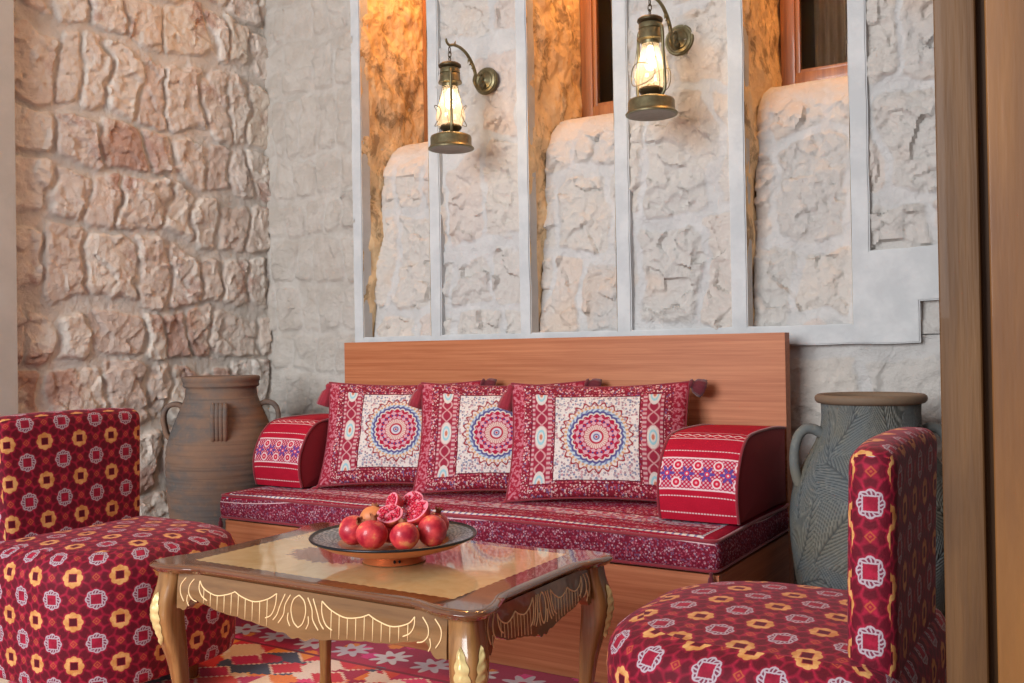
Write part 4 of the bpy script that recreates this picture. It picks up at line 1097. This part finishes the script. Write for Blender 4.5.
pomegranate((-1.378, 1.640, z0 + 0.011), 0.0290, (-0.3, 0.6, 0.7), 'small orange-yellow pomegranate behind the left red ones', POME_O)
pomegranate((-1.252, 1.702, z0 - 0.002), 0.0300, (0.2, 0.1, 1.0), 'dark crowned pomegranate at the back of the dish behind the cut halves')
pomegranate((-1.312, 1.618, z0 - 0.004), 0.0300, (0.0, 0.0, 1.0), 'pomegranate under the cut pieces in the middle of the dish')
cut_pomegranate((-1.291, 1.592, 0.558), 0.0285, (0.25, -0.50, 0.84), 'halved pomegranate in the middle, cut face up towards the front')
cut_pomegranate((-1.252, 1.634, 0.560), 0.0310, (-0.20, -0.62, 0.76), 'halved pomegranate leaning right on the pile, cut face up to the left')
cut_pomegranate((-1.320, 1.636, 0.576), 0.0270, (-0.42, -0.82, 0.38), 'pomegranate wedge standing upright on top of the pile', 0.75)
cut_pomegranate((-1.288, 1.668, 0.574), 0.0250, (0.25, -0.75, 0.60), 'small cut pomegranate piece at the back top of the pile')
# ------------------------------------------------------------------ clay jars
def dense(prof, n):
    P = crspline([(r, 0, z) for r, z in prof], 8); P = [(p.x, p.z) for p in P]; L = [0]
    for a, c in zip(P, P[1:]): L.append(L[-1] + math.hypot(a[0] - c[0], a[1] - c[1]))
    return [(float(np.interp(q, L, [p[0] for p in P])), float(np.interp(q, L, [p[1] for p in P]))) for q in np.linspace(0, L[-1], n)]
def build_jar_brown():
    j = empty('clay_jar', (-2.868, 2.535, 0.0), radians(-41.5), label='tall brown clay jar with ribbed loop handles in the corner left of the bench', cat='jar')
    prof = dense([(0.12, 0.0), (0.13, 0.01), (0.150, 0.08), (0.180, 0.2), (0.198, 0.33), (0.206, 0.44), (0.206, 0.52), (0.197, 0.58), (0.172, 0.65), (0.147, 0.71), (0.134, 0.745), (0.131, 0.772)], 120)
    lip = [(0.131, 0.776), (0.138, 0.780), (0.142, 0.785), (0.140, 0.792), (0.141, 0.798), (0.145, 0.805), (0.145, 0.814), (0.141, 0.820), (0.130, 0.821), (0.124, 0.816), (0.122, 0.80), (0.120, 0.74), (0.145, 0.66), (0.155, 0.6)]
    m = MB(); nz = Noise(200)
    lathe(m, prof + lip, 96, cap0=True, lobes=lambda a, z: 1 + 0.004 * sin(z * 260) * (z < 0.76) + 0.006 * sin(a * 2 + 1)); m.build('body', CLAY_B, j, smooth=180)
    for k in range(4):
        h = MB(); P = crspline([(0.140, 0, 0.708), (0.163, 0, 0.717), (0.188, 0, 0.712), (0.205, 0, 0.692), (0.210, 0, 0.662), (0.205, 0, 0.63), (0.198, 0, 0.604), (0.188, 0, 0.590)], 5)
        for o in (-0.021, -0.007, 0.007, 0.021): tube(h, [p + Vector((0, o, 0)) for p in P], [0.0095] * len(P), 10)
        ob = h.build('handle', CLAY_B, j, smooth=180); ob.rotation_euler = (0, 0, k * pi / 2 - 0.05)
def build_jar_blue():
    j = empty('carved_jar', (-0.548, 2.775, 0.0), 0, label='slate grey clay jar carved with leaf fronds, right of the bench behind the chair', cat='jar')
    prof = dense([(0.13, 0.0), (0.14, 0.008), (0.165, 0.08), (0.195, 0.19), (0.214, 0.31), (0.220, 0.41), (0.212, 0.49), (0.188, 0.555), (0.157, 0.612), (0.136, 0.66), (0.130, 0.70), (0.131, 0.742)], 330)
    n = 420; V = []; G = []; RM = []
    nz = Noise(300); zz = np.array([p[1] for p in prof]); rr = np.array([p[0] for p in prof]); A = np.arange(n) * 2 * pi / n
    a, z = np.meshgrid(A, zz); R = np.repeat(rr[:, None], n, 1)
    # fronds: jittered cells, each with its own stem direction and curved leaflets
    cw, ch = 2 * pi / 9, 0.15; xs = a / cw; ys = z / ch + 0.5 * (np.floor(xs) % 2); T = np.random.default_rng(9).random((9, 16, 4))
    wob = 0.10 * nz.fbm(a * 2.2, z * 9, 2); best = np.full(a.shape, 9.0); g = np.zeros_like(a); stem = np.zeros_like(a)
    for dx in (-1, 0, 1):
        for dy in (-1, 0, 1):
            ci = (np.floor(xs) + dx).astype(int); cj = (np.floor(z / ch) + dy).astype(int); q = T[ci % 9, cj % 16]
            px = ci + 0.2 + 0.6 * q[..., 0]; py = cj + 0.2 + 0.6 * q[..., 1]; ex = (xs - px) * cw * 0.19; ey = (z / ch - py) * ch
            th = (q[..., 2] - 0.5) * 2.2 + np.where((ci + cj) % 2 > 0, 0.5, -0.5); tt = -ex * np.sin(th) + ey * np.cos(th); dd = ex * np.cos(th) + ey * np.sin(th) + tt * tt * (q[..., 3] - 0.5) * 5
            dist = (dd / 0.05) ** 2 + (tt / 0.11) ** 2; mk = dist < best; best = np.where(mk, dist, best)
            lf = np.sin(2 * pi * (tt * 52 - np.abs(dd) ** 1.25 * 260 + wob * 2)); g = np.where(mk, np.clip((lf - 0.45) / 0.45, 0, 1), g); stem = np.where(mk, np.clip(1 - np.abs(dd) / 0.0035, 0, 1), stem)
    fade = np.clip((z - 0.03) / 0.05, 0, 1)
    g = np.clip(np.maximum(g, stem), 0, 1) * fade
    Rd = R - 0.004 * g + 0.001 * nz.fbm(a * 20, z * 60, 2)
    V = np.stack([(Rd * np.cos(a)).ravel(), (Rd * np.sin(a)).ravel(), z.ravel()], 1).tolist(); mrows = len(zz)
    F = [(q * n + i, q * n + (i + 1) % n, (q + 1) * n + (i + 1) % n, (q + 1) * n + i) for q in range(mrows - 1) for i in range(n)]
    m = MB(); m.add(V, F, None, {'groove': g.ravel().tolist(), 'rim': [0.0] * len(V)}); m.add(V[:n], [tuple(reversed(range(n)))], None, {'groove': [0.0] * n, 'rim': [0.0] * n})
    m.build('body', CLAY_S, j, smooth=180)
    lip = [(0.131, 0.738), (0.141, 0.741), (0.146, 0.747), (0.147, 0.754), (0.145, 0.760), (0.139, 0.764), (0.130, 0.763), (0.122, 0.755), (0.120, 0.70), (0.13, 0.63), (0.15, 0.58)]
    m = MB(); lathe(m, lip, 96); st = len(m.v); m.at = {'groove': [0.0] * st, 'rim': [0.85] * st}; m.build('rim', CLAY_S, j, smooth=180)
    for az in (radians(-152), radians(28)):
        h = MB(); P = crspline([(0.132, 0, 0.655), (0.155, 0, 0.668), (0.178, 0, 0.668), (0.198, 0, 0.648), (0.208, 0, 0.61), (0.209, 0, 0.57), (0.203, 0, 0.535), (0.196, 0, 0.515)], 6)
        tube(h, P, [0.0135 + 0.003 * abs(i / len(P) - .5) for i in range(len(P))], 14); ob = h.build('handle', CLAY_S, j, smooth=180); ob.rotation_euler = (0, 0, az)
build_jar_brown(); build_jar_blue()

# ------------------------------------------------------------------ wall lanterns
def build_lantern(px, pz_, yaw, guard, label):
    """origin at the wall plate; the bracket reaches out along local -y"""
    w = empty('wall_lantern', (px, 3.098, pz_), yaw, label=label, cat='lantern', group='brass wall lanterns')
    m = MB(); lathe(m, [(0.001, 0.0), (0.052, 0.0), (0.053, 0.004), (0.049, 0.009), (0.046, 0.009), (0.044, 0.013), (0.036, 0.016), (0.030, 0.013), (0.022, 0.016), (0.014, 0.024), (0.0008, 0.026)], 48)
    m.xf(Matrix.Rotation(pi / 2, 4, 'X')); m.build('wall_plate', BRASS, w, smooth=40)
    # scrolled bracket
    P = crspline([(0, -0.012, -0.005), (0, -0.035, -0.034), (0, -0.062, -0.040), (0, -0.085, -0.018), (0, -0.078, 0.010), (0, -0.10, 0.045), (0, -0.135, 0.072), (0, -0.175, 0.084), (0, -0.215, 0.084), (0, -0.245, 0.076), (0, -0.262, 0.082), (0, -0.268, 0.094)], 6)
    rad = [0.0085 - 0.0042 * i / len(P) for i in range(len(P))]; m = MB(); tube(m, P, rad, 10)
    Q = crspline([(0, -0.062, -0.040), (0, -0.045, -0.018), (0, -0.030, 0.010), (0, -0.040, 0.020), (0, -0.052, 0.010)], 5); tube(m, Q, [0.0045] * len(Q), 8)
    for (y, z, dy, dz) in ((-0.100, 0.045, -0.020, -0.012), (-0.118, 0.060, -0.010, -0.022), (-0.085, 0.028, -0.020, -0.004), (-0.215, 0.084, 0.008, 0.018)):
        tube(m, [(0, y, z), (0, y + dy * .6, z + dz * .5), (0, y + dy, z + dz)], [0.0045, 0.0035, 0.0008], 6)
    m.build('bracket', BRASS, w, smooth=180)
    H = Vector((0, -0.245, -0.008))                     # lantern axis
    m = MB()
    for k in range(3):
        c = H + Vector((0, 0, 0.066 - k * 0.017)); pts = [c + (Vector((0.006 * cos(a), 0, 0.0115 * sin(a))) if k % 2 else Vector((0, 0.006 * cos(a), 0.0115 * sin(a)))) for a in np.linspace(0, 2 * pi, 17)]
        tube(m, pts, 0.0019, 6)
    m.build('chain', BRASS_D, w, smooth=180)
    L = lambda prof, nm, mt, n=40, **k: lathe(MB(), prof, n, tuple(H), **k).build(nm, mt, w, smooth=45)
    L([(0.001, 0.022), (0.010, 0.022), (0.014, 0.018), (0.034, 0.016), (0.041, 0.010), (0.041, 0.004), (0.036, 0.000), (0.030, -0.002), (0.001, -0.002)], 'cap', BRASS_D, lobes=lambda a, z: 1 + 0.02 * cos(a * 16))
    L([(0.001, -0.002), (0.033, -0.002), (0.036, -0.006), (0.037, -0.020), (0.034, -0.022), (0.037, -0.025), (0.0375, -0.042), (0.043, -0.052), (0.043, -0.056), (0.034, -0.056), (0.028, -0.060), (0.028, -0.070), (0.0245, -0.070), (0.0245, -0.05)], 'chimney_hood', BRASS)
    L([(0.0265, -0.066), (0.0285, -0.085), (0.036, -0.115), (0.046, -0.145), (0.0525, -0.170), (0.0515, -0.190), (0.042, -0.208), (0.032, -0.216)], 'glass_chimney', GLASS, 48)
    L([(0.001, -0.196), (0.012, -0.198), (0.016, -0.206), (0.036, -0.210), (0.040, -0.218), (0.036, -0.226), (0.024, -0.232), (0.022, -0.243), (0.001, -0.243)], 'burner', BRASS_D)
    L([(0.001, -0.240), (0.060, -0.244), (0.072, -0.249), (0.075, -0.256), (0.075, -0.282), (0.080, -0.289), (0.084, -0.293), (0.083, -0.297), (0.074, -0.298)], 'tank', BRASS)
    L([(0.074, -0.2975), (0.055, -0.2965), (0.050, -0.2945), (0.001, -0.2940)], 'tank_bottom', TINPAN)
    L([(0.0006, -0.072), (0.008, -0.075), (0.0125, -0.088), (0.0130, -0.098), (0.010, -0.110), (0.005, -0.117), (0.0006, -0.119)], 'bulb', BULB, 20)
    for s in (0, pi):
        a = guard + s; e = Vector((cos(a), sin(a), 0)); f = Vector((-sin(a), cos(a), 0)); m = MB()
        pts = crspline([H + e * r + Vector((0, 0, z)) for r, z in ((0.036, -0.012), (0.049, -0.022), (0.053, -0.045), (0.054, -0.10), (0.058, -0.16), (0.060, -0.20), (0.058, -0.225), (0.046, -0.242), (0.040, -0.250))], 5)
        tube(m, pts, 0.0052, 10); m.build('side_tube', BRASS, w, smooth=180)
    m = MB()
    for s in (0, pi):                                  # wire guard round the globe
        a = guard + pi / 2 + s; e = Vector((cos(a), sin(a), 0)); f = Vector((-sin(a), cos(a), 0))
        pts = [H + e * (0.058 - 0.012 * abs(sin(q)) ** 2 * 0) * 1.0 * max(0.3, cos(q * 0.0 + 0)) * cos(0.9 * (cos(q))) + f * 0.056 * cos(q) * 0.92 + Vector((0, 0, -0.175 + 0.036 * sin(q))) for q in np.linspace(0, 2 * pi, 33)]
        tube(m, pts, 0.0016, 6)
    for s in (0.6, 2.5, 3.9, 5.6):
        a = guard + s; pts = [H + Vector((r * cos(a + t), r * sin(a + t), z)) for r, z, t in ((0.040, -0.056, 0), (0.046, -0.10, 0.1), (0.055, -0.15, 0.25), (0.057, -0.18, 0.35), (0.046, -0.21, 0.5), (0.040, -0.225, 0.6))]
        tube(m, crspline(pts, 4), 0.0010, 6)
    m.build('wire_guard', BRASS, w, smooth=180)
    l = bpy.data.lights.new('lantern_lamp', 'POINT'); l.energy = 1.1; l.color = (1.0, 0.66, 0.36); l.shadow_soft_size = 0.02
    o = bpy.data.objects.new('lantern_lamp', l); COL.objects.link(o); o.parent = w; o.location = H + Vector((0, 0, -0.135))
build_lantern(-2.003, 1.940, 0.0, radians(-52), 'aged brass hanging lantern on wall bracket above the left pillow, smaller in view')
build_lantern(-1.212, 1.953, radians(-1), radians(-19), 'aged brass hanging lantern on wall bracket near the middle window, larger in view')
